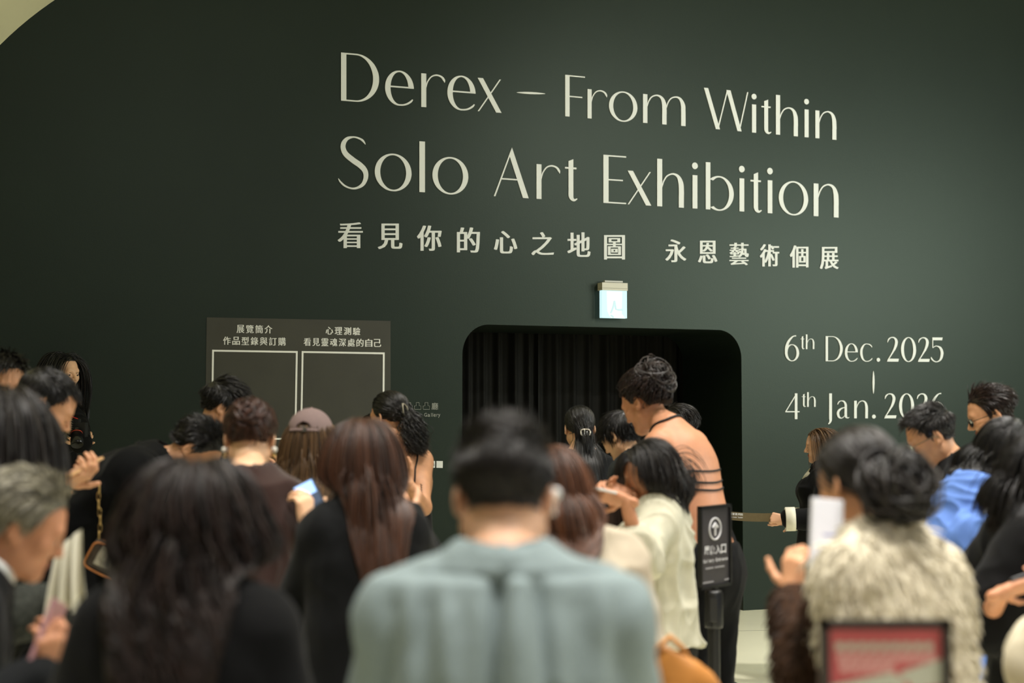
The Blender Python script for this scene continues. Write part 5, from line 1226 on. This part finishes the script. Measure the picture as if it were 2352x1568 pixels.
def sign_text(s_, x0, x1, y0, y1, gap=.12, bold=.02, lower=None):
    k = len(s_); w1 = (x1-x0)/k
    for i, c in enumerate(s_):
        if c == ' ': continue
        ya, yb = y0, y1
        if lower: 
            if c in 'acenr': ya = y0+(y1-y0)*.28
            if c == 'y': ya, yb = y0+(y1-y0)*.28, y1+(y1-y0)*.25
        a = x0+i*w1; b = a+w1*(1-gap)
        if c in 'l': a, b = a+w1*.3, a+w1*.5
        put_char(st, lambda x, y, a=a, b=b, ya=ya, yb=yb: on_sign(a+(b-a)*x, yb+(ya-yb)*y)-SN*0+SN*.0015, c, 0, M_sw, bold=bold)
sign_text('展廳入口', .10, .90, .485, .605, .08, .03); sign_text('Gallery Entrance', .06, .95, .655, .700, .15, .02, True)
for a, b in ((.14, .42), (.47, .82)): box('small_print', on_sign((a+b)/2, .775)+SN*.001, (b-a)*(sw-.024), .001, .006, mat('sign_grey_print', (.35, .34, .35), .5), st, SR)
for a, b in ((.0, .42), (.82, .98)): box('small_print', on_sign((a+b)/2, .955)+SN*.001, (b-a)*(sw-.024), .001, .006, mat('sign_grey_print', (.35, .34, .35), .5), st, SR)
t2, c2 = stanchion(1634, 400, 'black barrier post behind the entrance sign, belt drawn from it', .985)
# belt from that post to the usher's fist
pu = PEOPLE['usher_woman']; _, _, Wt, hx, hz, _ = pu['J']['L'][:6]; e1 = pu['base']+Wt+unit(hx)*.075
e0 = np.array((c2[0]+.034, c2[1], e1[2]+.018)); bt = thing('barrier_belt', e0, 'olive brown barrier belt stretched from the post to the woman with cream cuffs', 'belt')
M_belt = mat('olive_brown_webbing', '#6a5d43', .8, .2, .06, 40, .2, 900); bd = e1-e0; bl_ = np.linalg.norm(bd); bx_ = bd/bl_; bz = unit(np.array((0, 0, 1))-bx_*bx_[2]); bn = np.cross(bx_, bz)
V, Q = [], []
for side in (0, 1):
    for i in range(25):
        for j in range(3): V.append(bx_*bl_*i/24+bz*(.024-.024*j)+bn*(.0015*side+.002*math.sin(i*.5)*0)-np.array((0, 0, .006*math.sin(math.pi*i/24))))
Q = [[sd*75+i*3+j, sd*75+i*3+j+1, sd*75+(i+1)*3+j+1, sd*75+(i+1)*3+j] for sd in (0, 1) for i in range(24) for j in range(2)]
quads('webbing', V, Q, M_belt, bt)
sgn = 1 if bn@(CAM-e0) > 0 else -1
def belt_text(s_, x0, h_, z0, w1):
    for i, c in enumerate(s_):
        if c == ' ': continue
        hh = h_*(1 if c in 'NTtl' or ord(c) > 255 else .72)
        put_char(bt, lambda x, y, i=i, hh=hh: bx_*(x0+w1*(i+.9*x*(.35 if c in 'il' else 1)))+bz*(z0+hh*y)+bn*sgn*(.003 if sgn > 0 else .0015), c, 0, M_sw, bold=.015)
belt_text('臺中國家歌劇院', .035, .014, .000, .0155); belt_text('National Taichung Theater', .033, .008, -.014, .0044)
# framed notice in front of everything, right
fs = 1450; ft = thing('notice_sign', P(2035, 1428+208, fs), 'red and white notice in a dark frame, nearest at the lower edge', 'sign')
fc = np.zeros(3); fw_, fh_ = .207, .292; M_dk = mat('dark_brown_frame', (.028, .022, .020), .4, .4)
bm = bmesh.new()
for (x, z, a, b_) in ((0, fh_/2-.007, fw_, .014), (0, -fh_/2+.007, fw_, .014), (-fw_/2+.007, 0, .014, fh_), (fw_/2-.007, 0, .014, fh_)): box_bm(bm, (x, 0, z), a, .018, b_)
from_bm('frame', bm, M_dk, ft)
box('print', (0, .002, 0), fw_-.024, .006, fh_-.024, mat('notice_red_print', '#b8565a', .4, .4, .1, 10), ft)
def patch(name, pts, m): polys(name, [((x-.5)*(fw_-.028), -.0016, (.5-y)*(fh_-.028)) for x, y in pts], [list(range(len(pts)))], m, ft)
M_pale = mat('notice_pale_print', '#b9b9ac', .5, .3, .08, 12); M_pk = mat('notice_pink_print', '#d6a3a0', .5, .3, .1, 30)
patch('pale_area', [(.0, .34), (.55, .26), (.68, .30), (.62, .42), (.48, .55), (.36, .75), (.0, .8)], M_pale); patch('pale_corner', [(.62, .26), (1, .18), (1, .34), (.75, .36)], M_pale)
patch('teal_block', [(.33, .47), (.52, .43), (.5, .49), (.36, .54)], mat('notice_teal_print', '#6f8a82', .5))
for r_, (y, x0_, x1_) in enumerate(((.085, .06, .96), (.15, .08, .92), (.21, .10, .60))):
    k_ = 0; x = x0_
    while x < x1_-.05: 
        patch('headline_block', [(x, y), (x+.075, y-.004), (x+.075, y+.045), (x, y+.047)], M_pk if r_ else M_pale); x += .098; k_ += 1
box('sign_post', (0, .02, -fh_/2-.44), .03, .03, .90, M_post2, ft); lathe('sign_base', (0, .02, -P(2035, 1636, fs)[2]), [(0, 0), (.16, 0), (.16, .012), (.03, .03)], M_post2, ft, 32)
